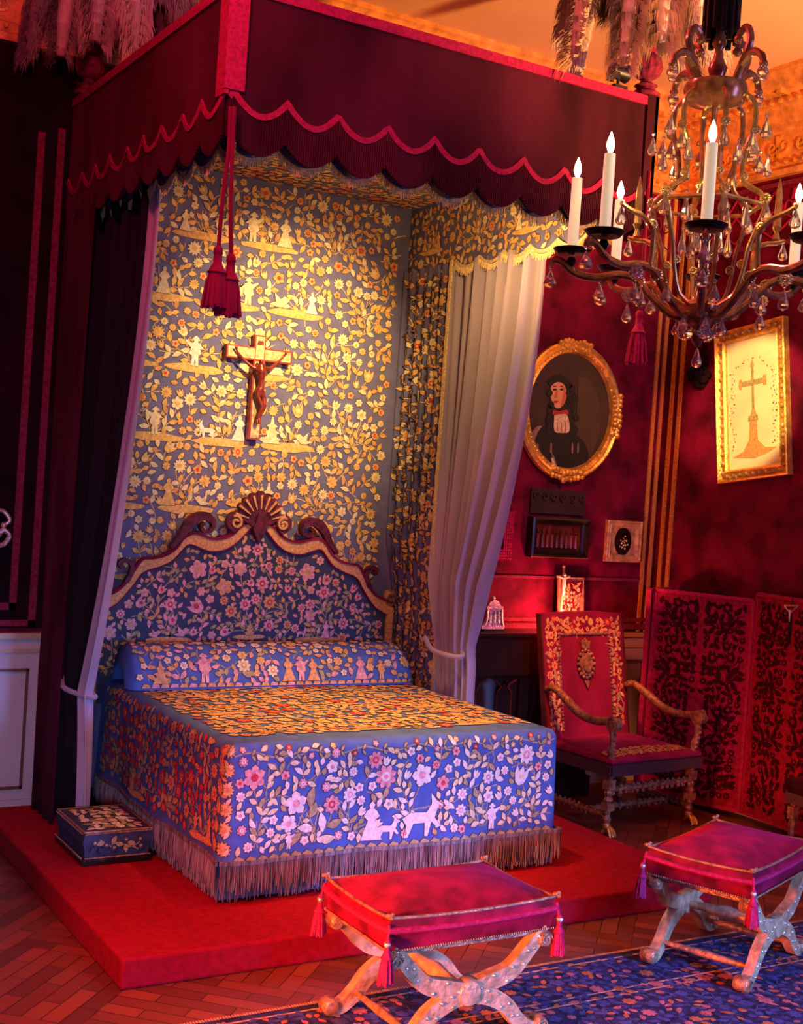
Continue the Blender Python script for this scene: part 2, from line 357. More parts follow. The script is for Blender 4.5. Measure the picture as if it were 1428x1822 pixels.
    def branch(s, u, v, a, L, pal, fr, lf, depth=1):
        r = s.rnd; k = r.uniform(-1.6, 1.6); P = [(u, v)]; n = max(3, int(L/.03)); x, y = u, v
        for i in range(n):
            a2 = a+k*(i/n)**1.2; x += cos(a2)*L/n; y += sin(a2)*L/n
            if not (s.u0+.015 < x < s.u1-.015 and s.v0+.015 < y < s.v1-.015): break
            j, i2 = int((y-s.v0)/s.res), int((x-s.u0)/s.res)
            if s.occ[j, i2] and i > 2: break
            P.append((x, y))
        if len(P) < 3: return
        fk, fm, fc = r.choice(pal['fl'])
        ok = s.flower(P[-1][0], P[-1][1], fr*r.uniform(.8, 1.15), fk, fm, fc)
        s.stem(P, .006, pal['stem'])
        for i in range(1, len(P)-1):
            da = math.atan2(P[i+1][1]-P[i][1], P[i+1][0]-P[i][0])
            for sd in (1, -1):
                if r.random() < .85: s.leaf(P[i][0], P[i][1], da+sd*r.uniform(.6, 1.1), lf*r.uniform(.85, 1.25), lf*.52, r.choice(pal['leaf']))
            if depth and r.random() < .35: s.branch(P[i][0], P[i][1], da+r.choice((1, -1))*r.uniform(.6, 1.), L*.5, pal, fr*.85, lf, depth-1)
    def scene(s, u, v, h, pal, fr, lf, fig=True, brn=6, L=.24):
        r = s.rnd; w = h*1.2
        if fig and s.free(u, v+.02, .03):
            mm = pal['mound']; P = []
            for i in range(14):
                t = 2*PI*i/14; P.append((u+w*cos(t)*r.uniform(.85, 1.05), v+h*.16*sin(t)*r.uniform(.7, 1.2)))
            s.poly(P, mm, (u, v)); 
            for q in range(-3, 4): s.mark(u+q*w/3.6, v, h*.10)
            for q in ((-.55, .5) if r.random() < .6 else (.0,)):
                F = r.choice(FIGS); hh = h*r.uniform(.75, 1.05); fl = r.choice((1, -1)); fu = u+q*w
                if F is DEER or F is BIRD: hh *= .8
                s.poly([(fu+fl*x*hh, v+h*.1+y*hh) for x, y in F], r.choice(pal['fig']), None, 2)
                for t in (.25, .6, .9): s.mark(fu, v+h*.1+t*hh, hh*.16)
        for i in range(brn):
            a = PI/2+(i-(brn-1)/2)*(2.4/brn)+r.uniform(-.15, .15)
            s.branch(u+r.uniform(-.02, .02), v+h*.15, a, L*r.uniform(.6, 1.15), pal, fr, lf)
    def fill(s, pal, fr, lf, n):
        r = s.rnd; R = lambda: (r.uniform(s.u0, s.u1), r.uniform(s.v0, s.v1))
        for i in range(n):
            u, v = R()
            if s.free(u, v, fr*.8): s.branch(u, v, r.uniform(0, 6.28), fr*3, pal, fr, lf, 0); 
        for i in range(n):
            u, v = R(); fk, fm, fc = r.choice(pal['fl']); s.flower(u, v, fr*.62, fk, fm, fc)
        for i in range(n*3):
            u, v = R(); s.leaf(u, v, r.uniform(0, 6.28), lf*r.uniform(.75, 1.05), lf*.5, r.choice(pal['leaf']))
    def emit(s, mb, fn, base=.002, step=.0012, edge=len(M) and 1, inflate=.0035):
        """material slots: 0 cloth, then palette; edge index = slot of outline"""
        for pts, mi, c, layer, ed in s.sh:
            if ed and edge:
                cu = sum(p[0] for p in pts)/len(pts) if c is None else c[0]; cv = sum(p[1] for p in pts)/len(pts) if c is None else c[1]
                Q = []
                for p in pts:
                    d = math.hypot(p[0]-cu, p[1]-cv) or 1; q = 1+inflate/d; Q.append((cu+(p[0]-cu)*q, cv+(p[1]-cv)*q))
                s._put(mb, Q, (cu, cv) if c else None, fn, base+step*layer-step*.6, edge)
            s._put(mb, pts, c, fn, base+step*layer, mi)
    def _put(s, mb, pts, c, fn, t, mi):
        n = len(pts); V = [fn(u, v, t) for u, v in pts]
        if c is None: mb.add(V, [tuple(range(n))], mi)
        else: mb.add(V+[fn(c[0], c[1], t+.0008)], [(i, (i+1) % n, n) for i in range(n)], mi)
# slots: 0 cloth 1 edge 2 gold 3 cream 4 orange 5 red 6 pink 7 olive 8 white
EM = ['e_edge', 'e_gold', 'e_cream', 'e_orange', 'e_red', 'e_pink', 'e_olive', 'e_white']
PAL = dict(fl=[(1, 2, 4), (2, 2, 4), (0, 3, 2), (4, 4, 5), (3, 2, 3), (2, 3, 2), (1, 4, 5)], leaf=[2, 2, 4, 3], stem=2, mound=2, fig=[3, 2, 3])
PALTOP = dict(fl=[(1, 2, 5), (1, 4, 5), (2, 2, 4), (0, 4, 5), (1, 5, 4)], leaf=[4, 2, 7, 4], stem=4, mound=4, fig=[4, 2])
PALBED = dict(fl=[(1, 6, 5), (1, 8, 6), (0, 6, 5), (3, 8, 3), (4, 8, 6), (1, 6, 8)], leaf=[8, 3, 7, 3], stem=7, mound=3, fig=[8, 3])
PALHEAD = dict(fl=[(1, 6, 5), (0, 6, 4), (1, 4, 5), (3, 6, 5), (4, 6, 4)], leaf=[6, 4, 7], stem=7, mound=4, fig=[6, 4])
PALSIDE = dict(fl=[(1, 4, 5), (2, 4, 5), (1, 5, 4)], leaf=[4, 7, 5], stem=7, mound=4, fig=[4])

# ================================================================== SETTING
XW = 4.15            # right wall
CEIL = 4.95
b = MB(); b.box(-5, XW+.3, -10, .3, -.12, 0); struct('floor', b, 'parquet', smooth=False)
b = MB(); b.box(-5, XW+.3, 0, .25, 0, 4.36); struct('wall_back', b, 'wallred', smooth=False)
b = MB(); b.box(XW, XW+.25, -9, 0, 0, 4.36); struct('wall_right', b, 'wallred', smooth=False)
b = MB(); b.box(-5, XW+.3, -10, .3, CEIL, CEIL+.1); struct('ceiling', b, 'ceiling', smooth=False)
# coved cornices: profile (distance from wall, height)
prof = [(0, 4.30), (.05, 4.30), (.06, 4.335), (.035, 4.35), (.035, 4.40), (.02, 4.41), (.02, 4.60), (.05, 4.62), (.05, 4.64), (.08, 4.66), (.10, 4.72), (.14, 4.74), (.14, 4.80), (.20, 4.83), (.24, 4.90), (.27, 4.92), (.27, CEIL), (0, CEIL)]
def cornice(name, axis):
    b = MB(); n = len(prof); ends = (-5, XW) if axis == 'x' else (-9, 0)
    vs = []
    for e in ends:
        for d, z in prof: vs.append((e, -d, z) if axis == 'x' else (XW-d, e, z))
    b.add(vs, [(i, (i+1) % n, n+(i+1) % n, n+i) for i in range(n)]+[tuple(range(n)), tuple(range(2*n-1, n-1, -1))])
    # relief: dentils, eggs, scrolls in the frieze
    L0, L1 = (-1.6, XW-.05) if axis == 'x' else (-4.2, -.05)
    P = (lambda a, d, z: (a, -d, z)) if axis == 'x' else (lambda a, d, z: (XW-d, a, z))
    q = L0
    while q < L1:
        c = P(q, .145, 4.765); b.ball(c, .020, 1, 6)
        c = P(q, .055, 4.375) ; b.ball((c[0], c[1], 4.375), .013, 1, 6)
        q += .075
    q = L0
    while q < L1:
        for sd in (1, -1):
            S = spiral(q+sd*.05, 4.50, .052, .012, PI*(0 if sd < 0 else 1), sd*1.2, 16)
            b.ribbon(S, .014, lambda u, v, t: P(u, t, v), .018, .034, 1)
        b.ribbon([(q, 4.43), (q, 4.58)], [.02, .05], lambda u, v, t: P(u, t, v), .018, .03, 1)
        b.box(*( (q+.10, q+.14, -.20, -.14) if axis == 'x' else (XW-.20, XW-.14, q+.10, q+.14)), 4.80, 4.84, 1)
        q += .25
    return struct(name, b, ['gold_paint', 'gold'], ang=30)
cornice('trim_1', 'x'); cornice('trim_2', 'y')
# dado on the back and right wall
def dado(name, axis, a0, a1, npan):
    b = MB()
    def bx(p0, p1, d0, d1, z0, z1, mi): 
        if axis == 'x': b.box(p0, p1, -d1, -d0, z0, z1, mi)
        else: b.box(XW-d1, XW-d0, p0, p1, z0, z1, mi)
    bx(a0, a1, 0, .02, 0, 1.0, 0); bx(a0, a1, 0, .035, 0, .16, 0)
    bx(a0, a1, .0, .03, .985, 1.005, 1); bx(a0, a1, 0, .05, 1.065, 1.095, 1); bx(a0, a1, 0, .03, 1.005, 1.065, 0)
    w = (a1-a0)/npan
    for i in range(npan):
        p, q = a0+i*w+.10, a0+(i+1)*w-.06
        for x0, x1, z0, z1 in ((p, q, .88, .895), (p, q, .22, .235), (p, p+.015, .22, .895), (q-.015, q, .22, .895)): bx(x0, x1, .02, .032, z0, z1, 2)
        bx(p-.065, p-.06, .02, .022, .16, .985, 2)
    return struct(name, b, ['dado', 'dado_line', 'dado_brown'], smooth=False)
dado('baseboard_left', 'x', -1.56, -.37, 3); dado('baseboard_back', 'x', 1.9, XW-.001, 4); dado('baseboard_right', 'y', -6, -.05, 8)
def strips(name, items, m):
    b = MB()
    for it in items: b.box(*it)
    return struct(name, b, m, smooth=False)
# braid strips on the walls
strips('trim_3', [(XW-.135, XW-.105, -.012, 0, 1.1, 4.3), (XW-.065, XW-.035, -.012, 0, 1.1, 4.3)], 'braid_gold')
strips('trim_4', [(XW-.012, XW, -.085, -.05, 1.1, 4.3), (XW-.012, XW, -.17, -.135, 1.1, 4.3)], 'braid_gold')
strips('trim_5', [(1.9, XW, -.035, 0, 1.12, 1.16), (1.9, XW, -.03, 0, 1.175, 1.20)], 'braid_dark')
strips('trim_6', [(1.95, XW-.15, -.012, 0, 1.47, 1.49), (1.95, XW-.15, -.012, 0, 4.24, 4.27)], 'braid_dark')
strips('trim_7', [(XW-.012, XW, -5, -.2, 3.84, 3.87), (XW-.012, XW, -5, -.2, 4.24, 4.27)], 'braid_dark')
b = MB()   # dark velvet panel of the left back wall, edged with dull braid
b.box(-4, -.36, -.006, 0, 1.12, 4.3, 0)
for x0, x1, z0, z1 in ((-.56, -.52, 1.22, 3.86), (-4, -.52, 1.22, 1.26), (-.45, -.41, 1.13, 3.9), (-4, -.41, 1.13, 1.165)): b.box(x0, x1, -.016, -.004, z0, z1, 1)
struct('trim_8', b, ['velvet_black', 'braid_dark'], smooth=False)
def strap(b, P, q, w, z0, h, mi):
    """interlaced strapwork unit centred on q"""
    F = lambda u, v, t: P(q+u*w, t, z0+v*h)
    for sd in (1, -1):
        b.ribbon(curve([(sd*.5, 0), (sd*.22, .18), (0, .35), (-sd*.2, .5), (-sd*.16, .72), (0, .66), (.0, .56)], 6), .03, lambda u, v, t: P(q+u*w, t, z0+v*h), .004, .012, mi)
        b.ribbon(curve([(sd*.5, .55), (sd*.34, .42), (sd*.26, .62), (sd*.38, .8), (sd*.5, .95)], 6), .03, F, .004, .012, mi)
    b.ribbon([(0, .74), (0, .96)], [.10, .03], F, .004, .012, mi)
b = MB(); Pb = lambda a, d, z: (a, -d, z)
for i in range(6): strap(b, Pb, 2.2+i*.34, .34, 3.9, .32, 0)
struct('trim_9', b, 'braid_dark', smooth=False)
b = MB(); Pr = lambda a, d, z: (XW-d, a, z)
for i in range(9): strap(b, Pr, -.42-i*.34, .34, 3.9, .32, 0)
struct('trim_10', b, 'braid_red', smooth=False)
b = MB()
for pts, w in (([(-1.6, 3.80), (-.95, 3.80), (-.86, 3.95), (-.44, 3.93)], .05), ([(-1.6, 3.70), (-.90, 3.70), (-.80, 3.86), (-.44, 3.84)], .035),
        (curve([(-1.05, 4.25), (-.9, 4.12), (-.75, 4.06), (-.6, 4.1), (-.44, 4.22)]), .035), (curve([(-1.0, 4.02), (-.85, 4.16), (-.72, 4.2), (-.58, 4.14), (-.44, 4.10)]), .035),
        (spiral(-.80, 4.06, .07, .015, 0, 1.3), .025), (spiral(-.60, 4.04, .07, .015, PI, -1.3), .025)):
    b.ribbon(pts, w, Pb, .005, .018, 0)
struct('trim_11', b, 'braid_dark', smooth=False)

# dais
b = MB(); b.prism([(-.64, 0), (-.64, -2.40), (2.52, -2.40), (2.52, -.36), (2.34, -.36), (2.34, 0)], lambda u, v, t: (u, v, t), 0, .125)
o = build('carpeted_dais', b, 'carpet', None, smooth=False, bevel=.012, origin=(0, 0, 0)); tagp(o, 'low bed platform covered edge to edge in bright scarlet carpet', 'platform')
# rug
b = MB(); RX0, RX1, RY0, RY1 = -1.4, 4.0, -5.6, -2.80
b.box(RX0, RX1, RY0, RY1, 0, .008, 0)
E1 = Emb(RX0+.05, RX1-.05, -4.35, RY1-.02, 5, res=.008)
PR = dict(fl=[(1, 2, 3), (4, 1, 4), (0, 1, 2), (2, 1, 4), (1, 3, 2), (0, 1, 2)], leaf=[1, 1, 1, 2, 3], stem=1, mound=1, fig=[1])
E1.fill(PR, .034, .05, 3600)
for v0 in (-2.84, -3.13, -3.18): E1.poly([(RX0, v0), (RX1, v0), (RX1, v0-.012), (RX0, v0-.012)], 4, None, 0, False)
E1.emit(b, lambda u, v, t: (u, v, .008+t), edge=None, base=.0006, step=.0004)
q = RX0
while q < RX1: b.box(q, q+.006, RY1, RY1+.03, .001, .004, 4); q += .012
o = build('oriental_rug', b, ['rug_navy', 'rug_blue', 'rug_rose', 'rug_rust', 'rug_sand', 'rug_rose'], None, smooth=False, norm=False); tagp(o, 'dark blue oriental rug with rose and sand flowers under the cross-framed stools', 'rug')

# ================================================================== CANOPY
CX0, CX1, CYF, CZT = -.36, 1.90, -2.21, 4.065
can = thing('bed_canopy', 'huge crimson velvet tester with scalloped valance over the embroidered bed', 'bed canopy', (CX0, CYF, 3.3))
SCP = .245
def scal(u, off, amp, per=SCP):
    """height of scallop edge at u: cusps up, lobes down"""
    t = ((u-off)/per) % 1.0
    return -amp*math.sin(PI*t)**.8
def valance_panel(name, P, L, off, u0=0.):
    """P(u,t,z); outer scalloped velvet panel with braid"""
    b = MB(); n = int(L/.02); top = CZT; vs = []
    for i in range(n+1):
        u = L*i/n; zb = 3.455+scal(u, off, .075); w = .006*sin(u*9)+.004*sin(u*23)
        zs = [top, top-.2, 3.75, 3.6, zb]
        for t in (0, .012):
            for k, z in enumerate(zs): vs.append(P(u, t+(w*k/4), z))
    W_ = 10; fs = []
    for i in range(n):
        a, c = i*W_, (i+1)*W_
        for k in range(4): fs += [(a+k, a+k+1, c+k+1, c+k), (a+5+k, c+5+k, c+5+k+1, a+5+k+1)]
        fs += [(a, c, c+5, a+5), (a+4, a+9, c+9, c+4)]
    b.add(vs, fs, 0)
    o = build(name, b, ['velvet_dark'], can, ang=60)
    # braid
    b = MB(); k0 = math.floor(-off/SCP); pts = []; u = 0.
    F = lambda u, z, t: P(u, t+(.006*sin(u*9)+.004*sin(u*23))*min(1, max(0, (CZT-z)/.62)), z)
    N = int(L/.012)
    pts = [(L*i/N, 3.622+scal(L*i/N, off, .085)) for i in range(N+1)]
    b.ribbon(pts, .026, F, .011, .019, 0)
    b.ribbon([(L*i/N, CZT-.018) for i in range(N+1)], .045, F, .010, .024, 0)
    build('braid', b, 'braid_red', o)
    # bullion fringe of the valance: thin ribs hanging below the braid
    b = MB(); m = int(L/.011)
    for i in range(m):
        u = L*(i+.5)/m; zt = 3.60+scal(u, off, .085); zb = 3.452+scal(u, off, .078)
        b.box(*sum(((min(a, c), max(a, c)) for a, c in zip(P(u-.0038, .008, 0)[:2], P(u+.0038, .019, 0)[:2])), ()), zb, zt, 0)
    build('fringe', b, 'velvet_dark', o, smooth=False)
    return o
valance_panel('front_valance', lambda u, t, z: (CX0+u, CYF-t, z), CX1-CX0, .02+.0)
valance_panel('left_valance', lambda u, t, z: (CX0-t, CYF+u, z), -CYF, .24)
valance_panel('right_valance', lambda u, t, z: (CX1+t, CYF+u, z), -CYF, .24)
b = MB(); b.box(CX0, CX1, CYF, 0, CZT-.03, CZT+.012); build('top_board', b, 'velvet_dark', can, smooth=False)
b = MB(); b.box(CX0-.029, CX0+.062, CYF-.030, CYF-.004, 3.62, CZT+.004, 0); b.box(CX0-.026, CX0-.006, CYF-.026, CYF+.07, 3.60, CZT, 0); build('corner_braid', b, 'braid_red', can, smooth=False)
b = MB(); b.box(CX1-.045, CX1+.024, CYF-.026, CYF-.006, 3.58, CZT+.02, 0); b.box(CX1+.006, CX1+.026, CYF-.026, CYF+.06, 3.58, CZT+.02, 0); build('corner_braid', b, 'velvet_dark', can, smooth=False)
# ceiling of the tester and inner valances
b = MB(); b.box(-.30, 1.85, -2.15, -.01, 3.83, 3.845, 0)
E1 = Emb(-.30, 1.85, -2.15, -.01, 11); E1.fill(PALTOP, .05, .07, 1500)
E1.emit(b, lambda u, v, t: (u, v, 3.83-t)); build('tester_ceiling', b, ['cloth_hang']+EM, can, smooth=False, norm=False)
def inner_valance(name, P, L, emb, off=.1, zbot=3.425, sa=.05):
    b = MB(); n = int(L/.02); vs = []; per = .25
    for i in range(n+1):
        u = L*i/n; zb = zbot+scal(u, off, sa, per); w = .007*sin(u*14)
        for t in (0, .006):
            for k, z in enumerate((3.83, 3.62, zb)): vs.append(P(u, t+w*k/2, z))
    fs = []
    for i in range(n):
        a, c = i*6, (i+1)*6
        for k in range(2): fs += [(a+k, a+k+1, c+k+1, c+k), (a+3+k, c+3+k, c+4+k, a+4+k)]
        fs += [(a+2, a+5, c+5, c+2)]
    b.add(vs, fs, 0)
    if emb:
        E1 = Emb(0, L, 3.36, 3.83, 21, mask=lambda u, v: v > 3.45+scal(u, off, .05, per))
        for k in range(4): E1.scene(.3+k*.5, 3.53, .12, PAL, .035, .05, k % 2 == 0, 6, .16)
        E1.fill(PAL, .04, .06, 500)
        E1.emit(b, lambda u, v, t: P(u, .006+t+.007*sin(u*14)*(3.83-v)/.4, v))
    o = build(name, b, ['cloth_hang']+EM, can, norm=False, ang=60)
    b = MB(); rr = random.Random(3); m = int(L/.007)
    for i in range(m):
        u = L*(i+.5)/m; z = zbot+.01+scal(u, off, sa, per); l = rr.uniform(.035, .055)
        p = P(u, .008, z+.012); p2 = P(u+rr.uniform(-.003, .003), .012, z-l)
        b.tube([p, p2], [.0042, .0022], 4, 0)
    N = int(L/.012); b.ribbon([(L*i/N, zbot+.015+scal(L*i/N, off, sa, per)) for i in range(N+1)], .018, lambda u, v, t: P(u, t, v), .006, .014, 0)
    build('gold_fringe', b, 'fringe_gold', o, smooth=False)
inner_valance('right_inner_valance', lambda u, t, z: (1.85-t, -u, z), 2.14, True)
inner_valance('front_inner_valance', lambda u, t, z: (-.28+u, -2.15+t, z), 2.12, False, .185, 3.455, .070)
inner_valance('left_inner_valance', lambda u, t, z: (-.30+t, -2.14+u, z), 2.1, False, .17, 3.455, .070)

# finials and plumes
def finial(x, y, z, lab):
    t = thing('canopy_finial', lab, 'finial', (x, y, z), 'urn finials on the canopy corners')
    b = MB(); b.lathe([(.075, 0), (.075, .02), (.05, .035), (.045, .05), (.06, .06), (.03, .075), (.028, .09)], (x, y, z), 20); build('base', b, 'braid_dark', t)
    b = MB(); b.lathe([(.03, .09), (.062, .11), (.078, .15), (.07, .19), (.045, .215), (.03, .225)], (x, y, z), 48, 0, rib=.05, ribn=12); build('urn_body', b, 'braid_dark', t)
    b = MB(); b.lathe([(.03, .225), (.05, .235), (.055, .25), (.05, .29), (.07, .31), (.10, .335), (.115, .345), (.10, .35)], (x, y, z), 24); 
    for k in range(12):
        a = 2*PI*k/12; b.tube([(x+.06*cos(a), y+.06*sin(a), z+.29), (x+.12*cos(a), y+.12*sin(a), z+.33), (x+.15*cos(a), y+.15*sin(a), z+.30)], [.02, .022, .008], 6, 0)
    build('cup', b, 'braid_red', t)
    return t
def plumes(x, y, z, lab, seed, dirs):
    t = thing('ostrich_plume', lab, 'plume', (x, y, z), 'ostrich plumes on the canopy'); r = random.Random(seed)
    for a, reach, rise, drop in dirs:
        S = curve([(x, y, z), (x+cos(a)*reach*.12, y+sin(a)*reach*.12, z+rise*.6), (x+cos(a)*reach*.45, y+sin(a)*reach*.45, z+rise), (x+cos(a)*reach*.85, y+sin(a)*reach*.85, z+rise*.8), (x+cos(a)*reach, y+sin(a)*reach, z+rise*.8-drop)], 7)
        b = MB(); k = len(S); b.tube(S, [.012*(1-i/k)+.003 for i in range(k)], 5, 0)
        b.tube([(p[0], p[1], p[2]-.03*min(1, i/6)) for i, p in enumerate(S)], [.010+.042*math.sin(PI*min(1, (i+1.5)/(k+1)))**.5 for i in range(k)], 10, 0)
        sd = Vector((-sin(a), cos(a), 0)); fw = Vector((cos(a), sin(a), 0))
        for i in range(1, k):
            for q in range(120):
                th = r.uniform(-PI*.75, PI*.75); R_ = .02+.06*math.sin(PI*min(1, (i+1)/(k+1)))**.5; w = r.uniform(.05, .09)
                p0 = Vector(S[i])+fw*r.uniform(-.03, .03)+sd*R_*sin(th)+Vector((0, 0, R_*cos(th)-.03))
                p1 = p0+sd*w*.45*sin(th)+fw*w*.3+Vector((0, 0, w*(.25*cos(th)-.35)))
                p2 = p1+sd*w*.12*sin(th)+fw*r.uniform(-.01, .02)+Vector((0, 0, -w*r.uniform(.5, .9)))
                wd = fw*.0028+sd*.002
                b.add([p0-wd, p0+wd, p1+wd, p1-wd, p2], [(0, 1, 2, 3), (3, 2, 4)], 0)
        build('feather', b, 'feather' if r.random() < .72 else 'feather_dark', t, norm=False, ang=180)
    return t
finial(CX1-.02, CYF+.03, CZT+.01, 'fluted urn finial on the right front canopy corner, beside the chandelier')
finial(-.33, -.12, CZT+.01, 'dim fluted urn finial on the rear left canopy corner')
plumes(CX1-.02, CYF+.03, CZT+.36, 'pale ostrich plume bunch drooping above the right front canopy corner', 4,
       [(a, rc, ri, dr) for a, rc, ri, dr in ((3.35, .56, .2, .42), (3.0, .46, .24, .26), (3.7, .36, .18, .42), (4.2, .30, .2, .30), (5.0, .28, .2, .26), (5.7, .34, .2, .24), (.2, .34, .2, .30), (2.5, .34, .22, .36), (1.2, .3, .3, .2), (3.3, .26, .3, .22), (4.6, .2, .22, .30), (6.0, .2, .3, .3))])
plumes(-.33, -.12, CZT+.36, 'shadowed ostrich plume bunch above the rear left canopy corner', 9,
       [(a, rc, ri, dr) for a, rc, ri, dr in ((3.3, .34, .22, .34), (3.9, .3, .2, .36), (4.5, .3, .24, .3), (5.1, .36, .25, .34), (5.7, .5, .3, .3), (6.1, .6, .32, .26), (3.1, .2, .3, .25), (-.1, .36, .3, .3), (4.7, .2, .3, .2))])
# small spotlights clamped on the canopy
t = thing('clamp_spotlight', 'small black spotlight clamped on the canopy edge by the urn finial', 'spotlight', (1.70, CYF+.03, CZT+.02))
b = MB(); b.box(1.66, 1.74, CYF+.0, CYF+.06, CZT+.012, CZT+.03); b.tube([(1.70, CYF+.03, CZT+.03), (1.70, CYF+.03, CZT+.07)], .008); build('bracket', b, 'black', t, smooth=False)
b = MB(); b.lathe([(.02, -.05), (.035, -.045), (.04, .03), (.045, .05), (.03, .05)], (1.70, CYF+.03, CZT+.10), 14, axis='x'); build('lamp_head', b, 'black', t)
b = MB(); 
for k, (dx, dz) in enumerate(((-.1, .03), (-.06, .05), (.07, .12))): b.box(1.70+dx, 1.74+dx, CYF-.01, CYF, CZT+dz, CZT+dz+.035)
build('barn_door', b, 'black', t, smooth=False)

# ================================================================== HANGINGS
def tapestry():
    X0, X1, Z0, Z1 = -.30, 1.83, .80, 3.83
    b = MB(); b.box(X0, 1.93, -.020, -.008, .2, Z1, 0)
    E1 = Emb(X0, X1, Z0, Z1, 77, mask=lambda u, v: not (u > 1.76))
    spots = []
    for j, z in enumerate((.98, 1.42, 1.83, 2.24, 2.66, 3.06, 3.44)):
        for i in range(5):
            x = .0+i*.43+(.21 if j % 2 else 0)
            if x < 1.72: spots.append((x, z))
    for i, (x, z) in enumerate(spots):
        hi = z > 2.0
        p = dict(PAL); 
        if z > 2.1 and z < 3.2: p = dict(PAL, fl=[(1, 3, 2), (2, 3, 2), (0, 3, 2), (2, 2, 4), (3, 3, 2)], leaf=[3, 2, 2], fig=[8, 3])
        E1.scene(x, z, .17, p, .038 if hi else .040, .062, i % 4 != 3, 6, .26)
    E1.fill(PAL, .042, .06, 2600)
    E1.emit(b, lambda u, v, t: (u, -.020-t, v))
    o = build('embroidered_bed_hanging', b, ['cloth_hang']+EM, None, smooth=False, norm=False); tagp(o, 'tall slate cloth embroidered with golden flowers and figures behind the headboard', 'wall hanging')
tapestry()
def fold_sheet(P, L, z0, z1, amp, n, nu, nz, seed, thick=.006):
    """folds running down; P(u,t,z)"""
    r = random.Random(seed); ph = [r.uniform(0, 6) for _ in range(4)]
    return lambda u: amp*(sin(2*PI*n*u/L+ph[0])+.45*sin(2*PI*n*1.9*u/L+ph[1]))
# embroidered side panel (right)
f = fold_sheet(None, .56, 0, 0, .014, 6, 0, 0, 4)
sw = lambda v: .065*min(1, max(0, (1.7-v)/.35))
PS = lambda u, v, t: (1.83+sw(v)-f(u)*(1 if v > 1.6 else .6)-t, -.03-u, v)
b = MB(); b.grid(lambda a, c: PS(a*.56, .14+c*3.29, 0), 84, 90, 0)
E1 = Emb(0, .56, .5, 3.38, 31)
for z in (1.0, 1.75, 2.1, 2.75, 3.05): E1.scene(.14, z, .08, PAL, .035, .05, True, 4, .14); E1.scene(.4, z+.05, .08, PAL, .035, .05, True, 4, .14)
E1.fill(dict(PAL, fl=[(1, 2, 5), (1, 4, 5), (2, 2, 4), (1, 3, 2)]), .042, .055, 900)
E1.emit(b, PS, base=.005)
t = thing('embroidered_side_panel', 'narrow folded slate cloth with golden flowers at right of the bed head', 'bed curtain', (1.83, -.3, .14))
build('cloth', b, ['cloth_hang']+EM, t, norm=False, ang=60)
b = MB(); b.ribbon([(.56, .14+3.3*i/60) for i in range(61)], .022, lambda u, v, t: (1.832+sw(v)-f(.56)*(1 if v > 1.6 else .6)-t, -.03-u+.004*sin(v*60), v), 0, .012, 0); build('edge_braid', b, 'fringe_gold', t)

def drape(name, lab, top, mid, bot, zt, zm, zb, P, nf, amp, mt, seed, grp=None, parent=None):
    """gathered curtain: (u0,u1) ranges at top, tie and bottom; P(u,t,z)"""
    b = MB(); r = random.Random(seed); ph = [r.uniform(0, 6) for _ in range(5)]
    def fn(a, c):
        z = zt+(zb-zt)*c
        if z > zm:
            s = (zt-z)/(zt-zm); s1 = s**1.9; s0 = s**.9 if name[0] != 'x' else s
            u0 = top[0]+(mid[0]-top[0])*s0; u1 = top[1]+(mid[1]-top[1])*s1; g = 1+.9*s
        else:
            s = (zm-z)/(zm-zb); e = s*(2-s); u0 = mid[0]+(bot[0]-mid[0])*e; u1 = mid[1]+(bot[1]-mid[1])*e; g = 1.9-.5*s
        am = amp*g*(.6+.4*min(1, abs(u1-u0)/.4))
        t = am*(sin(2*PI*nf*a+ph[0]+.5*sin(3*c+ph[2]))+.4*sin(2*PI*nf*2.1*a+ph[1]+c)+.3*sin(2*PI*nf*.37*a+ph[3]))
        return P(u0+(u1-u0)*a, t, z)
    b.grid(fn, nf*14, 60, 0)
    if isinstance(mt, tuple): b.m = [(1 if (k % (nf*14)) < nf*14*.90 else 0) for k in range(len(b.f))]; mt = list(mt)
    o = build(name, b, mt, parent, ang=80)
    so = o.modifiers.new('thick', 'SOLIDIFY'); so.thickness = .004
    return o
# right grey curtain, tied back
tc = thing('bed_curtain', 'grey silk curtain drawn back at the right of the bed, lit with long highlights', 'bed curtain', (1.86, -.9, .2), 'grey silk bed curtains')
o = drape('curtain_cloth', '', (-.53, -1.40), (-.60, -.92), (-.64, -.95), 3.43, 1.12, .14, lambda u, t, z: (1.885+.05*min(1, max(0, (1.5-z)/.5))+t*(.55 if z < 1.1 else 1-.45*min(1, max(0, (1.5-z)/.4))), u, z), 7, .042, 'curtain', 5, parent=tc)
b = MB(); b.tube(curve([(1.80, -.60, 1.14), (1.78, -.74, 1.08), (1.84, -.93, 1.07), (1.93, -.8, 1.10), (1.92, -.62, 1.14)], 5), .016, 8, 0); build('tieback', b, 'curtain', tc)
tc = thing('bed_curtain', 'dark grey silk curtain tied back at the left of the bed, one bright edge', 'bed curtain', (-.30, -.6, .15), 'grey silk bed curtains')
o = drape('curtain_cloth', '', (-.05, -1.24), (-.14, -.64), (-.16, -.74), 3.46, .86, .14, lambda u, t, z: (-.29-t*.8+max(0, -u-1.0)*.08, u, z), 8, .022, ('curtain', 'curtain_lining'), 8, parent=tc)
b = MB(); b.tube(curve([(-.25, -.34, .90), (-.22, -.5, .84), (-.26, -.66, .84), (-.36, -.5, .86), (-.34, -.34, .90)], 5), .014, 8, 0); build('tieback', b, 'curtain', tc)
b = MB(); 
o = drape('red_outer_curtain', '', (0, -.52), (-.01, -.44), (-.02, -.44), 3.5, .9, .13, lambda u, t, z: (-.375-t*.7, u-.03, z), 4, .015, 'velvet_dark', 12)
tagp(o, 'dusky red velvet curtain hanging straight beside the wall at far left of the bed', 'curtain')

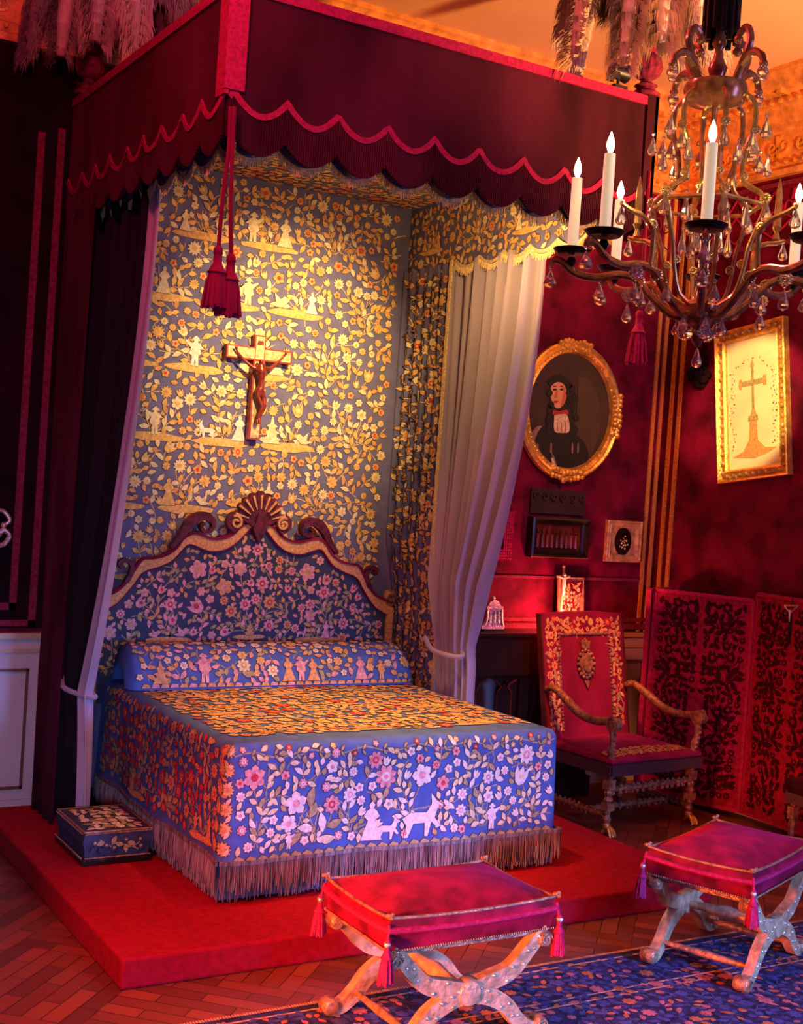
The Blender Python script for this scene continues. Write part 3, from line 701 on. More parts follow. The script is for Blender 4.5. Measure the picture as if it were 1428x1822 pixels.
# ================================================================== TASSELS
def tassel(b, p, L, r, cord=None, mi=0, seed=1, twist=True):
    """p = top of the head; hangs down L"""
    x, y, z = p; rr = random.Random(seed)
    b.lathe([(.25*r, 0), (.38*r, -.02*L), (.30*r, -.06*L), (.34*r, -.2*L), (.62*r, -.33*L), (.75*r, -.36*L), (.55*r, -.40*L)], p, 14, mi)
    b.ball((x, y, z+.02*L), .38*r, mi, 8)
    n = 26
    for k in range(n):
        a = 2*PI*k/n+rr.uniform(-.08, .08); q = r*rr.uniform(.55, 1.0); zl = z-L*rr.uniform(.93, 1.02)
        pts = [(x+.45*r*cos(a), y+.45*r*sin(a), z-.34*L), (x+.72*q*cos(a), y+.72*q*sin(a), z-.55*L), (x+q*cos(a), y+q*sin(a), zl)]
        b.tube(pts, [.12*r, .15*r, .13*r], 5, mi)
    b.lathe([(.45*r, -.36*L), (.6*r, -.6*L), (.7*r, -.95*L)], p, 10, mi)
def hanging_tassel(lab, p, L, r, cord, mt, grp, seed):
    t = thing('hanging_tassel', lab, 'tassel', p, grp)
    b = MB(); tassel(b, p, L, r, seed=seed); build('tassel_skirt', b, mt, t)
    if cord: b = MB(); b.tube(curve(cord, 4), .009, 7, 0); build('cord', b, 'velvet', t)
G = 'tassels on cords at the front canopy corners'
YT = CYF-.05
p1 = at(388, 448, y=YT); p2 = at(411, 462, y=YT); p0 = at(407, 266, y=YT); pt_ = at(410, 190, y=YT)
hanging_tassel('left of the two wine red tassels hanging from the near left canopy corner', tuple(p1), .235, .056, [tuple(pt_), tuple(p0), tuple((p0+p1)/2+np.array([-.004, 0, 0])), tuple(p1)], 'velvet', G, 1)
hanging_tassel('right, lower of the two wine red tassels hanging from the near left canopy corner', tuple(p2), .235, .056, [tuple(pt_+np.array([.012, -.01, 0])), tuple(p0+np.array([.012, -.01, 0])), tuple((p0+p2)/2+np.array([.004, 0, 0])), tuple(p2)], 'velvet', G, 2)
p3 = at(1137, 560, y=YT+.02); p4 = at(1143, 545, y=YT+.05)
hanging_tassel('red tassel below the chandelier, hanging from the right front canopy corner', tuple(p3), .25, .052, [(p3[0], p3[1], 3.7), (p3[0], p3[1], 3.4), tuple(p3)], 'braid_red', G, 3)
hanging_tassel('darker red tassel half behind its twin at the right front canopy corner', (p4[0]+.03, p4[1]+.05, p4[2]), .21, .034, [(CX1+.012, CYF+.03, 3.62), (CX1+.03, CYF+.02, 3.5), (p4[0]+.03, p4[1]+.05, 3.3), (p4[0]+.03, p4[1]+.05, p4[2])], 'velvet', G, 4)

# ================================================================== BED
BX0, BX1, BYF, BZ, BR = -.035, 1.835, -1.925, .84, .05
bed = thing('bed', 'state bed with arched embroidered headboard under the crimson canopy', 'bed', (.9, -1.0, .125))
b = MB(); b.box(BX0+.06, BX1-.06, BYF+.10, -.12, .16, .80); build('mattress', b, 'cloth_dark', bed, bevel=.03)
for x in (BX0+.14, BX1-.14):
    for y in (BYF+.2, -.2): b = MB(); b.lathe([(.04, .125), (.045, .14), (.035, .165)], (x, y, 0), 12); build('foot', b, 'darkwood', bed)
XC = .865
crop = lambda cx, cy: at(200+cx/2.55, 860+cy/2.55, y=-.1)
outer = [(640, 150), (672, 158), (700, 180), (735, 205), (765, 240), (810, 262), (850, 265), (905, 250), (935, 252), (965, 275), (990, 320), (1030, 352), (1075, 366), (1110, 372), (1132, 410), (1150, 452), (1180, 498), (1213, 520), (1262, 540)]
inner = [(640, 205), (662, 212), (685, 205), (712, 240), (745, 280), (790, 312), (850, 322), (905, 306), (940, 300), (965, 330), (995, 372), (1040, 400), (1085, 418), (1108, 436), (1125, 470), (1150, 512), (1180, 556), (1215, 582), (1240, 596)]
oR = [(p[0], p[2]) for p in (crop(*q) for q in outer)]; iR = [(p[0], p[2]) for p in (crop(*q) for q in inner)]
oR[0] = (XC, oR[0][1]+.0); iR[0] = (XC, iR[0][1])
oR = curve([(a, c) for a, c in oR], 3); iR = curve([(a, c) for a, c in iR], 3)
mir = lambda P: [(2*XC-a, c) for a, c in reversed(P[1:])]
OUT = mir(oR)+oR; INN = mir(iR)+iR
HX0, HX1 = OUT[0][0], OUT[-1][0]
b = MB()
# panel below inner line
n = len(INN); vs = []
for a, c in INN: vs += [(a, -.10, c+.01), (a, -.10, .70), (a, -.06, c+.01), (a, -.06, .70)]
fs = []
for i in range(n-1):
    k = i*4; fs += [(k, k+1, k+5, k+4), (k+2, k+6, k+7, k+3), (k, k+4, k+6, k+2)]
b.add(vs, fs, 0)
IX = np.array([p[0] for p in INN]); IZ = np.array([p[1] for p in INN])
hm = lambda u, v: IX[0]+.01 < u < IX[-1]-.01 and v < np.interp(u, IX, IZ)-.02
E1 = Emb(IX[0], IX[-1], .84, 1.86, 41, mask=hm)
for x, z, h in ((.35, 1.06, .13), (1.30, 1.06, .13), (.86, 1.08, .10)): E1.scene(x, z, h, PALHEAD, .045, .05, True, 6, .3)
for x, z, r, k, m_, c_ in ((XC, 1.68, .055, 4, 4, 6), (XC-.22, 1.60, .05, 0, 6, 5), (XC+.22, 1.60, .05, 0, 6, 5), (XC, 1.47, .06, 4, 6, 4), (XC-.19, 1.38, .055, 4, 4, 6), (XC+.19, 1.38, .055, 4, 4, 6), (XC-.36, 1.48, .06, 4, 6, 4), (XC+.36, 1.48, .06, 4, 6, 4)):
    E1.flower(x, z, r, k, m_, c_)
E1.fill(PALHEAD, .048, .045, 900)
E1.emit(b, lambda u, v, t: (u, -.10-t, v)); build('headboard', b, ['cloth_dark']+EM, bed, smooth=False, norm=False)
b = MB(); n = len(OUT); vs = []; fs = []   # golden band between the two outlines
for (a, c), (d, e) in zip(OUT, INN): vs += [(a, -.115, c), (d, -.115, e), (d, -.09, e), (a, -.06, c)]
for i in range(n-1):
    k = i*4
    for q in range(4): fs.append((k+q, k+(q+1) % 4, k+4+(q+1) % 4, k+4+q))
fs += [(0, 1, 2, 3), (n*4-1, n*4-2, n*4-3, n*4-4)]; b.add(vs, fs, 0); build('headboard_border', b, 'e_orange', bed, ang=50)
F = lambda u, v, t: (u, -.09-t, v)
b = MB(); b.ribbon(OUT, .014, F, .0, .035, 0); b.ribbon(INN, .006, F, .0, .03, 0)
build('headboard_piping', b, 'velvet', bed)
def hpt(cx, cy): p = crop(cx, cy); return (p[0], p[2])
for s in (1, -1):
    mm = (lambda P: P) if s == 1 else (lambda P: [(2*XC-a, c) for a, c in P])
    S = [hpt(*q) for q in ((1010, 318), (975, 262), (955, 215), (925, 182), (888, 172), (858, 190), (852, 216), (868, 236), (892, 234), (902, 214), (890, 204))]
    b = MB(); b.ribbon(mm(curve(S, 5)), [.02+.035*sin(PI*min(1, i/30)) for i in range(len(curve(S, 5)))], F, 0, .045, 0); build('scroll', b, 'crestwood', bed)
    S = [hpt(*q) for q in ((1160, 470), (1146, 430), (1150, 395), (1175, 380), (1192, 395), (1180, 412))]
    b = MB(); b.ribbon(mm(curve(S, 5)), .026, F, 0, .04, 0); build('scroll', b, 'crestwood', bed)
    # post
    b = MB(); xp = XC+s*(HX1-XC-.012)
    b.box(xp-.022, xp+.028, -.12, -.07, .70, 1.27, 0); build('post', b, 'e_orange', bed, bevel=.006)
    b = MB(); b.lathe([(.03, 1.27), (.045, 1.29), (.052, 1.33), (.04, 1.37), (.02, 1.385)], (xp, -.095, 0), 16, 0, sy=.6); b.ribbon(spiral(xp, 1.33, .03, .006, 0, 1.4), .01, F, .02, .045, 0); build('post_finial', b, 'gilt_brown', bed)
# crest: ribbed shell with scroll leaves
b = MB(); cz = crop(645, 175)[2]
for k in range(-5, 6):
    a = PI/2+k*.30; L = .19-.008*abs(k)
    P = [(XC+cos(a)*q*L*(1 if abs(k) < 4 else .85), cz+sin(a)*q*L*.95+.0) for q in (.12, .4, .7, .95, 1.05)]
    b.ribbon(P, [.012, .03, .045, .05, .02], F, .01, .05-.003*abs(k), 0)
b.ribbon([(XC, cz-.12), (XC, cz-.04), (XC, cz+.05)], [.01, .09, .03], F, .02, .06, 0)
for s in (1, -1):
    b.ribbon([(XC+s*q[0], cz+q[1]) for q in curve([(.03, -.02), (.10, .02), (.17, .04), (.20, -.01), (.16, -.05), (.13, -.02)], 5)], .03, F, .01, .05, 0)
build('crest', b, 'crestwood', bed)
b = MB()
for k in range(-4, 5): a = PI/2+k*.32; b.ribbon([(XC+cos(a)*.08, cz+sin(a)*.08), (XC+cos(a)*.17, cz+sin(a)*.165)], [.006, .014], F, .04, .058, 0)
for s in (1, -1): b.ribbon([(XC+s*q[0], cz+q[1]) for q in spiral(.155, -.005, .04, .01, 1, 1.3)], .014, F, .04, .06, 0)
build('crest_gilding', b, 'e_orange', bed)

# bedspread
bs = thing('bedspread', 'embroidered bedspread, blue with pale flowers on its fringed foot end', 'bedspread', (.9, -1.0, .3))
ARC = BR*PI/2
def fold_edge(s, zlen):
    """s along cloth from start of rounding -> (out, down)"""
    if s <= 0: return s, 0.
    if s < ARC: return BR*sin(s/BR), BR*(1-cos(s/BR))
    return BR+(s-ARC)*.045, BR+(s-ARC)
def FM(u, s, t):
    o_, d = fold_edge(s, 0); k = max(0, min(1, (s-ARC)/.45)); w = .012*k*sin(u*6.5+.6)+.006*k*sin(u*17)
    nz = cos(min(1, max(0, s/ARC))*PI/2); ny = 1-nz
    return (u, BYF+BR-o_-w-t*ny, BZ-d+t*nz+.006*sin(u*5)*0)
def SM(sgn, X):
    def f_(u, s, t):
        o_, d = fold_edge(s, 0); k = max(0, min(1, (s-ARC)/.45)); w = .014*k*sin(u*5.5+1)+.007*k*sin(u*15)
        nz = cos(min(1, max(0, s/ARC))*PI/2); nx = 1-nz
        return (X-sgn*BR+sgn*(o_+w+t*nx), u, BZ-d+t*nz)
    return f_
LM = SM(-1, BX0); RM = SM(1, BX1); DROP = ARC+.475
b = MB(); b.grid(lambda a, c: (BX0+BR+(BX1-BX0-2*BR)*a, BYF+BR+(-.12-BYF-BR)*c, BZ+.004*sin(a*9)*sin(c*7)), 30, 30, 0)
E1 = Emb(BX0+BR, BX1-BR, BYF+BR+.10, -.2, 51)
for i in range(3):
    for j in range(3): E1.scene(.25+i*.6, -1.72+j*.5, .12, PALTOP, .045, .06, i != j, 7, .26)
E1.fill(PALTOP, .045, .07, 3000); E1.emit(b, lambda u, v, t: (u, v, BZ+.004*sin((u-BX0-BR)/(BX1-BX0-2*BR)*9)*sin((v-BYF-BR)/(-.12-BYF-BR)*7)+t+.001))
build('top_cloth', b, ['cloth']+EM, bs, norm=False, ang=50)
b = MB(); b.grid(lambda a, c: FM(BX0+BR+(BX1-BX0-2*BR)*a, c*DROP, 0), 80, 24, 0)
E1 = Emb(BX0+.015, BX1-.015, -.0, DROP-.02, 61)   # v runs downwards; use flipped
fl = lambda u, v, t: FM(u, DROP-v, t)
E1 = Emb(BX0+.02, BX1-.02, .02, DROP-.02, 62)
E1.poly([(BX0+.03+1.80*i/40, DROP-.075+.014*sin(i*.95)) for i in range(41)]+[(BX0+.03+1.80*i/40, DROP-.082+.014*sin(i*.95)) for i in range(40, -1, -1)], 7, None, 0, False)
for i in range(16):
    E1.flower(BX0+.07+i*.115, DROP-.072+.02*(-1)**i, .016, 4, (6, 2, 5)[i % 3], 3); 
    for s_ in (1, -1): E1.leaf(BX0+.11+i*.115, DROP-.078, s_*.9, .035, .014, 7)
PALC = dict(PALBED, fl=[(1, 8, 6), (4, 8, 7), (3, 8, 3), (0, 8, 6)])
E1.branch(.10, .06, 1.3, .36, PALBED, .064, .05, 1); E1.branch(.12, .06, 1.8, .34, PALBED, .064, .05, 1)
E1.scene(.40, .045, .10, PALBED, .058, .085, False, 7, .34)
E1.scene(.62, .04, .17, PALC, .034, .05, True, 4, .22)
for x, F_, fh in ((.72, LADY, .19), (.81, DEER, .13), (1.0, DEER, .23), (.28, PERSON, .08), (1.42, PERSON, .13)):
    E1.poly([(x+a*fh, .04+c*fh) for a, c in F_], 8, None, 2)
    for q in (.2, .5, .8): E1.mark(x, .04+q*fh, fh*.2)
E1.branch(.93, .06, 1.5, .34, PALBED, .064, .05, 1); E1.branch(.90, .12, 1.0, .3, PALBED, .060, .055, 1); E1.branch(.90, .12, 2.0, .3, PALBED, .060, .055, 1)
E1.scene(1.36, .045, .10, PALC, .036, .06, False, 8, .32)
E1.branch(1.66, .05, 1.2, .38, PALBED, .058, .05, 1); E1.branch(1.70, .10, 1.9, .3, PALBED, .058, .05, 1)
E1.fill(PALBED, .040, .05, 900)
q = BX0+.04
while q < BX1-.06: E1.poly([(q, .012), (q+.05, .006), (q+.052, .018), (q+.02, .030)], 7, None, 1); q += .058
E1.emit(b, fl, base=.003)
build('foot_drop', b, ['cloth']+EM, bs, norm=False, ang=60)
b = MB(); b.grid(lambda a, c: LM(BYF+BR+(-.14-BYF-BR)*a, c*DROP, 0), 70, 24, 0)
def CN(sg, X):
    def f_(a, c):
        s_ = c*DROP; p, q = FM(X-sg*BR, s_, 0), (LM if sg < 0 else RM)(BYF+BR, s_, 0); th = a*PI/2; cx_, cy_ = X-sg*BR, BYF+BR
        ra, rb = abs(p[1]-cy_), abs(q[0]-cx_)
        return (cx_+sg*rb*sin(th), cy_-ra*cos(th), p[2])
    return f_
b.grid(CN(-1, BX0), 8, 24, 0); b.grid(CN(1, BX1), 8, 24, 0)
E1 = Emb(BYF+.02, -.2, .02, DROP-.02, 71)
for i in range(4): E1.scene(-1.7+i*.42, .05, .12, PALSIDE, .042, .06, i % 2 == 0, 6, .3)
for i in range(6): E1.flower(BYF+.045, .07+i*.085, .036, 2, 4, 2, False)
E1.fill(PALSIDE, .042, .055, 1200); E1.emit(b, lambda u, v, t: LM(u, DROP-v, t), base=.003)
E1 = Emb(0, .10, .02, DROP-.02, 74, margin=0)
for i in range(6): E1.flower(.052, .06+i*.088, .036, 2, 2, 4, False)
for i in range(14): E1.leaf(.052, .03+i*.037, 1.2+.9*(-1)**i, .045, .018, 3+(i % 2), False)
def CM(u, v, t):
    p = CN(-1, BX0)(min(1, max(0, u/.10)), (DROP-v)/DROP); th_ = u/.10*PI/2
    return (p[0]-sin(th_)*t, p[1]-cos(th_)*t, p[2])
E1.emit(b, CM, base=.004)
build('left_drop', b, ['cloth']+EM, bs, norm=False, ang=60)
b = MB(); b.grid(lambda a, c: RM(BYF+BR+(-.66-BYF-BR)*a, c*DROP, 0), 70, 24, 0)
E1 = Emb(BYF+.02, -.68, .02, DROP-.02, 72); E1.fill(PALSIDE, .042, .055, 500); E1.emit(b, lambda u, v, t: RM(u, DROP-v, t), base=.003)
build('right_drop', b, ['cloth']+EM, bs, norm=False, ang=60)
def fringe(name, P, L, ztop, lo, hi, seed, par, mt='fringe'):
    b = MB(); r = random.Random(seed); n = int(L/.0085)
    b.ribbon([(L*i/80, ztop) for i in range(81)], .018, lambda u, v, t: P(u, t, v), -.002, .010, 0)
    for i in range(n):
        u = L*(i+.5)/n; l = r.uniform(lo, hi); k = r.uniform(-.006, .006)
        b.tube([P(u, .004, ztop), P(u+k*.4, .006+r.uniform(-.002, .004), ztop-l*.5), P(u+k, .004+r.uniform(-.004, .008), ztop-l)], [.0034, .0042, .0026], 4, 0)
    o = build(name, b, mt, par, smooth=False, norm=False); return o
zB = FM(0, DROP, 0)[2]; yB = lambda u: FM(u, DROP, 0)[1]; xL = lambda u: LM(u, DROP, 0)[0]; xR = lambda u: RM(u, DROP, 0)[0]
Lf = BX1-BX0+.04
fringe('foot_fringe', lambda u, t, z: (BX0-.02+u, yB(BX0-.02+u)-t, z), Lf, zB, .115, .15, 1, bs)
fringe('left_fringe', lambda u, t, z: (xL(BYF-.02+u)-t, BYF-.02+u, z), -BYF-.14, zB, .115, .15, 2, bs)
fringe('right_fringe', lambda u, t, z: (xR(BYF-.02+u)+t, BYF-.02+u, z), -BYF-.66, zB, .115, .15, 3, bs)
sk = thing('bed_skirt', 'lower blue bed skirt with its own fringe, showing under the bedspread', 'bed skirt', (.9, -1, .13))
b = MB(); b.grid(lambda a, c: (BX0+(BX1-BX0)*a, BYF+.015-.004*sin(a*40), .14+.32*c), 60, 4); b.grid(lambda a, c: (BX0+.01-.004*sin(a*40), BYF+.02+(-.14-BYF)*a, .14+.32*c), 60, 4); b.grid(lambda a, c: (BX1-.01, BYF+.02+(-.14-BYF)*a, .14+.32*c), 20, 4)
build('skirt_cloth', b, 'cloth', sk)
fringe('skirt_fringe', lambda u, t, z: (BX0+u, BYF+.005-t, z), BX1-BX0, .235, .085, .105, 4, sk)
fringe('skirt_fringe', lambda u, t, z: (BX0-t, BYF+u, z), -BYF-.14, .235, .085, .105, 5, sk)
fringe('skirt_fringe', lambda u, t, z: (BX1+t, BYF+u, z), -BYF-.66, .235, .085, .105, 6, sk)
# bolster
def BM(u, s, t):
    k = min(1, (u+.02)/.05, (1.82-u)/.14); k = max(0.03, k); e = math.sqrt(max(0, 1-(1-k)**2))
    a = s/.235; rz, ry = (.235+t)*(.35+.65*e), (.19+t)*(.45+.55*e)
    return (u, -.33-ry*cos(a), BZ+.004+rz*sin(a))
b = MB(); SL = .235*PI
b.grid(lambda a, c: BM(-.02+1.84*a, c*SL, 0), 70, 18, 0)
E1 = Emb(.0, 1.79, .01, SL*.62, 81)
PB = dict(fl=[(1, 3, 4), (1, 4, 2), (0, 2, 4), (4, 3, 6), (1, 8, 4)], leaf=[7, 4, 6], stem=7, mound=4, fig=[6, 4])
for x, F_, fh in ((.42, PERSON, .18), (.94, LADY, .15), (1.02, PERSON, .15), (1.10, LADY, .14), (1.42, LADY, .15), (1.56, PERSON, .12), (.16, PAGODA, .13)):
    E1.poly([(x+a*fh, .035+c*fh) for a, c in F_], (6, 4)[int(x*10) % 2], None, 2)
    for q in (.2, .5, .8): E1.mark(x, .035+q*fh, fh*.2)
for x, z, r_ in ((.66, .13, .045), (.77, .16, .03), (.56, .18, .028), (1.27, .15, .032), (1.74, .15, .045)): E1.flower(x, z, r_, 1, 3 if x < .7 else 2, 4)
for x in (.6, .7, 1.2, 1.35, 1.68, .28): E1.branch(x, .03, 1.57+.4*sin(x*9), .16, PB, .03, .06, 1)
E1.fill(PB, .034, .055, 500)
q = .05
while q < 1.8: E1.poly([(q, .012), (q+.05, .012), (q+.045, .03), (q+.01, .034)], 4 if int(q*30) % 3 else 6, None, 1); q += .055
E1.emit(b, BM, base=.003)
o = build('bolster', b, ['cloth']+EM, None, norm=False, ang=60, origin=(.9, -.33, BZ)); tagp(o, 'long embroidered bolster with flowers and small figures lying across the bed head', 'bolster')

# ================================================================== CRUCIFIX
cr = thing('wall_crucifix', 'large dark red crucifix with gold inlay hanging over the headboard', 'crucifix', (.82, -.03, 2.6))
cx, zt, zb, za = .82, 2.90, 2.27, 2.785
b = MB(); b.prism([(cx-.038, zb), (cx+.038, zb), (cx+.038, za-.04), (cx+.215, za-.04), (cx+.215, za+.04), (cx+.038, za+.04), (cx+.038, zt), (cx-.038, zt), (cx-.038, za+.04), (cx-.215, za+.04), (cx-.215, za-.04), (cx-.038, za-.04)], lambda u, v, t: (u, -.03-t, v), 0, .045)
build('cross', b, 'crosswood', cr, smooth=False, bevel=.003)
b = MB()
for x0, x1, z0, z1 in ((cx-.028, cx+.028, zb+.01, za-.045), (cx-.028, cx+.028, za-.03, zt-.01), (cx-.205, cx-.034, za-.03, za+.03), (cx+.034, cx+.205, za-.03, za+.03)): b.box(x0, x1, -.0785, -.074, z0, z1)
build('gold_inlay', b, 'tortoise', cr, smooth=False)
b = MB(); b.prism([(cx-.022, za+.058), (cx+.022, za+.055), (cx+.016, za+.078), (cx-.016, za+.08)], lambda u, v, t: (u, -.078-t, v), 0, .006); build('scroll_plaque', b, 'corpus', cr)
def skinned(name, verts, edges, radii, mt, parent, sub=2, rootv=0):
    me = bpy.data.meshes.new(name); og = ORG[parent.name]
    me.from_pydata([tuple(p[i]-og[i] for i in range(3)) for p in verts], edges, [])
    o = bpy.data.objects.new(name, me); COL.objects.link(o); o.parent = parent; ORG[o.name] = og
    me.skin_vertices.new() if hasattr(me.skin_vertices, 'new') else None
    m = o.modifiers.new('skin', 'SKIN')
    if not me.skin_vertices:
        bpy.context.view_layer.objects.active = o
    sv = me.skin_vertices[0].data
    for i, r in enumerate(radii): sv[i].radius = (r, r) if isinstance(r, float) else r
    sv[rootv].use_root = True; m.use_smooth_shade = True
    s = o.modifiers.new('sub', 'SUBSURF'); s.levels = sub; s.render_levels = sub
    me.materials.append(M[mt]); return o
yb = -.105
V = [(cx+.005, yb, 2.56), (cx+.008, yb-.003, 2.61), (cx+.0, yb-.006, 2.665), (cx-.002, yb, 2.70), (cx-.006, yb-.012, 2.728), (cx-.012, yb-.022, 2.752),
     (cx-.048, yb, 2.695), (cx-.105, yb+.008, 2.735), (cx-.155, yb+.012, 2.785), (cx+.046, yb, 2.695), (cx+.10, yb+.008, 2.735), (cx+.15, yb+.012, 2.785),
     (cx-.016, yb, 2.54), (cx+.020, yb-.018, 2.47), (cx-.004, yb, 2.395), (cx-.006, yb-.014, 2.362), (cx+.026, yb, 2.54), (cx+.034, yb-.016, 2.47), (cx+.008, yb, 2.40), (cx+.004, yb-.018, 2.365),
     (cx-.166, yb+.005, 2.80), (cx-.175, yb+.0, 2.812), (cx-.158, yb-.0, 2.815), (cx+.161, yb+.005, 2.80), (cx+.170, yb, 2.812), (cx+.153, yb, 2.815)]
E_ = [(0, 1), (1, 2), (2, 3), (3, 4), (4, 5), (3, 6), (6, 7), (7, 8), (3, 9), (9, 10), (10, 11), (0, 12), (12, 13), (13, 14), (14, 15), (0, 16), (16, 17), (17, 18), (18, 19), (8, 20), (20, 21), (20, 22), (11, 23), (23, 24), (23, 25)]
R_ = [.024, .020, .028, .024, .011, .019, .014, .009, .006, .014, .009, .006, .018, .013, .009, .006, .018, .013, .009, .006, .006, .0035, .0035, .006, .0035, .0035]
try:
    fig = skinned('figure', V, E_, R_, 'corpus', cr)
except Exception as ex:
    print('skin failed', ex)

# ================================================================== PICTURES
# oval portrait
pc = at(1006, 737, y=-.02); PCX, PCZ = 3.235, 2.66; RA, RB = .445, .485
op = thing('oval_portrait', 'oval painting of a man with long dark curls in a carved gold frame', 'painting', (PCX, -.02, PCZ))
b = MB(); N = 64; profl = [(.0, 0), (.0, .035), (-.015, .045), (-.03, .035), (-.045, .05), (-.06, .03), (-.075, .04), (-.085, .012)]
vs = []
for i in range(N):
    a = 2*PI*i/N
    for d, h in profl: vs.append((PCX+(RA+d)*cos(a), -.012-h, PCZ+(RB+d)*sin(a)))
k = len(profl); b.add(vs, [(i*k+j, i*k+j+1, ((i+1) % N)*k+j+1, ((i+1) % N)*k+j) for i in range(N) for j in range(k-1)])
build('frame', b, 'gold', op, ang=30)
b = MB(); rr = random.Random(2)
for c0 in (PI/2, 0, -PI/2, PI):
    for j in range(-4, 5):
        a = c0+j*.075; q = 1.0+.0*abs(j)
        for d in (-.045, .0): b.ball((PCX+(RA+d+rr.uniform(-.01, .01))*cos(a), -.05, PCZ+(RB+d+rr.uniform(-.01, .01))*sin(a)), rr.uniform(.016, .026), 0, 7)
for j in range(72):
    a = 2*PI*j/72; b.ball((PCX+(RA-.062)*cos(a), -.045, PCZ+(RB-.062)*sin(a)), .007, 0, 5)
build('carved_leaves', b, 'gold', op)
def flat(b, pts, t, mi, smooth_=True):
    P = curve(pts+[pts[0]], 4)[:-1] if smooth_ else pts
    V_ = [at(x, y, y=-.024-t) for x, y in P]; b.add(V_, [tuple(range(len(V_)))], mi)
K = lambda L: [(860+x*.3978, 580+y*.3978) for x, y in L]
b = MB(); b.add([(PCX+(RA-.08)*cos(2*PI*i/64), -.022, PCZ+(RB-.08)*sin(2*PI*i/64)) for i in range(64)], [tuple(range(64))], 0)
flat(b, K([(420, 230), (470, 240), (515, 330), (520, 450), (490, 560), (440, 610), (400, 500), (420, 350)]), .001, 1)
flat(b, K([(300, 262), (318, 236), (350, 230), (385, 250), (410, 300), (412, 360), (400, 420), (425, 470), (380, 500), (330, 505), (285, 470), (282, 400), (295, 340)]), .002, 2)   # hair
flat(b, K([(205, 545), (215, 485), (262, 450), (330, 470), (400, 480), (450, 520), (470, 590), (430, 640), (350, 660), (270, 630), (220, 590)]), .0025, 2)
flat(b, K([(212, 560), (208, 500), (232, 455), (262, 448), (240, 480), (225, 530)]), .003, 5)
flat(b, K([(302, 268), (325, 252), (352, 256), (368, 280), (372, 310), (362, 345), (342, 366), (322, 365), (306, 340), (300, 305)]), .0035, 3)
flat(b, K([(345, 262), (366, 282), (372, 310), (362, 345), (345, 362), (352, 320), (356, 290)]), .004, 4)
for e in (318, 348): flat(b, K([(e-10, 284), (e, 279), (e+10, 284), (e, 289)]), .005, 2); flat(b, K([(e-12, 273), (e, 267), (e+12, 272), (e, 271)]), .005, 2)
flat(b, K([(326, 285), (331, 286), (329, 316), (321, 322), (316, 316)]), .005, 4)
flat(b, K([(312, 338), (322, 333), (336, 338), (322, 345)]), .005, 8)
flat(b, K([(292, 262), (310, 236), (345, 226), (380, 240), (372, 262), (350, 250), (322, 250), (304, 268)]), .005, 2)
for x, y in ((395, 280), (408, 320), (402, 365), (415, 410), (398, 450), (290, 420), (296, 375), (288, 465), (384, 262), (380, 300), (384, 340), (378, 378), (300, 248), (322, 236), (346, 232), (368, 240), (390, 480), (410, 500), (303, 352), (296, 300)): flat(b, K([(x-14, y), (x, y-18), (x+14, y), (x, y+18)]), .0055, 2)
flat(b, K([(312, 375), (340, 382), (372, 374), (378, 395), (345, 400), (310, 396)]), .006, 8)
flat(b, K([(316, 400), (345, 395), (376, 402), (383, 470), (350, 478), (316, 468)]), .007, 6)
for x in (330, 348, 366): flat(b, K([(x-2, 430), (x+2, 430), (x+3, 472), (x-3, 472)]), .0075, 4, False)
flat(b, K([(303, 560), (318, 590), (335, 655), (318, 655), (308, 610)]), .006, 5)
flat(b, K([(300, 590), (312, 590), (334, 657), (318, 657)]), .007, 6, False)
for x in (240, 300, 395, 420): flat(b, K([(x, 520), (x+6, 530), (x+4, 570), (x-3, 560)]), .006, 5)
build('canvas', b, ['paint_dark', 'paint_brown', 'paint_hair', 'paint_flesh', 'paint_blush', 'paint_steel', 'paint_lace', 'gold', 'paint_red'], op, smooth=False, norm=False)

def rect_frame(b, P, w, h, fw, prof_, mi=0):
    """mitred frame; prof_ = list of (inset 0..1 of fw, height); P(u,v,t)"""
    vs = []; k = len(prof_)
    for sx, sy in ((-1, -1), (1, -1), (1, 1), (-1, 1)):
        for d, t in prof_: vs.append(P(sx*(w/2-d*fw), sy*(h/2-d*fw), t))
    b.add(vs, [(i*k+j, i*k+j+1, ((i+1) % 4)*k+j+1, ((i+1) % 4)*k+j) for i in range(4) for j in range(k-1)], mi)
WP = lambda x, z: (lambda u, v, t: (x+u, -.001-t, z+v))
# black framed relief
x0, x1, z0, z1 = 2.955, 3.455, 1.625, 1.905; X_, Z_ = (x0+x1)/2, (z0+z1)/2
t = thing('framed_relief', 'dark wooden relief of small figures in a black frame below the oval portrait', 'framed relief', (X_, -.01, Z_))
b = MB(); rect_frame(b, WP(X_, Z_), x1-x0, z1-z0, .05, [(0, 0), (0, .07), (.3, .075), (.6, .05), (1, .045), (1, .02)]); build('frame', b, 'darkwood', t, smooth=False)
b = MB(); b.box(x0+.045, x1-.045, -.03, -.005, z0+.045, z1-.045); rr = random.Random(6)
for i in range(9):
    x = x0+.07+i*.042; b.ball((x, -.035, Z_+.035+rr.uniform(-.01, .015)), .011, 0, 6); b.lathe([(.018, -.07), (.014, -.02), (.017, .02), (.006, .03)], (x, -.035, Z_), 8)
for i in range(6): b.tube([(x0+.07+i*.07, -.033, Z_-.07), (x0+.09+i*.06, -.04, Z_+.05)], .004, 5)
build('carved_scene', b, 'mahog', t)
b = MB(); b.box(x0, x1, -.072, -.058, z0-.0, z0+.008); build('lower_edge', b, 'gold', t, smooth=False)
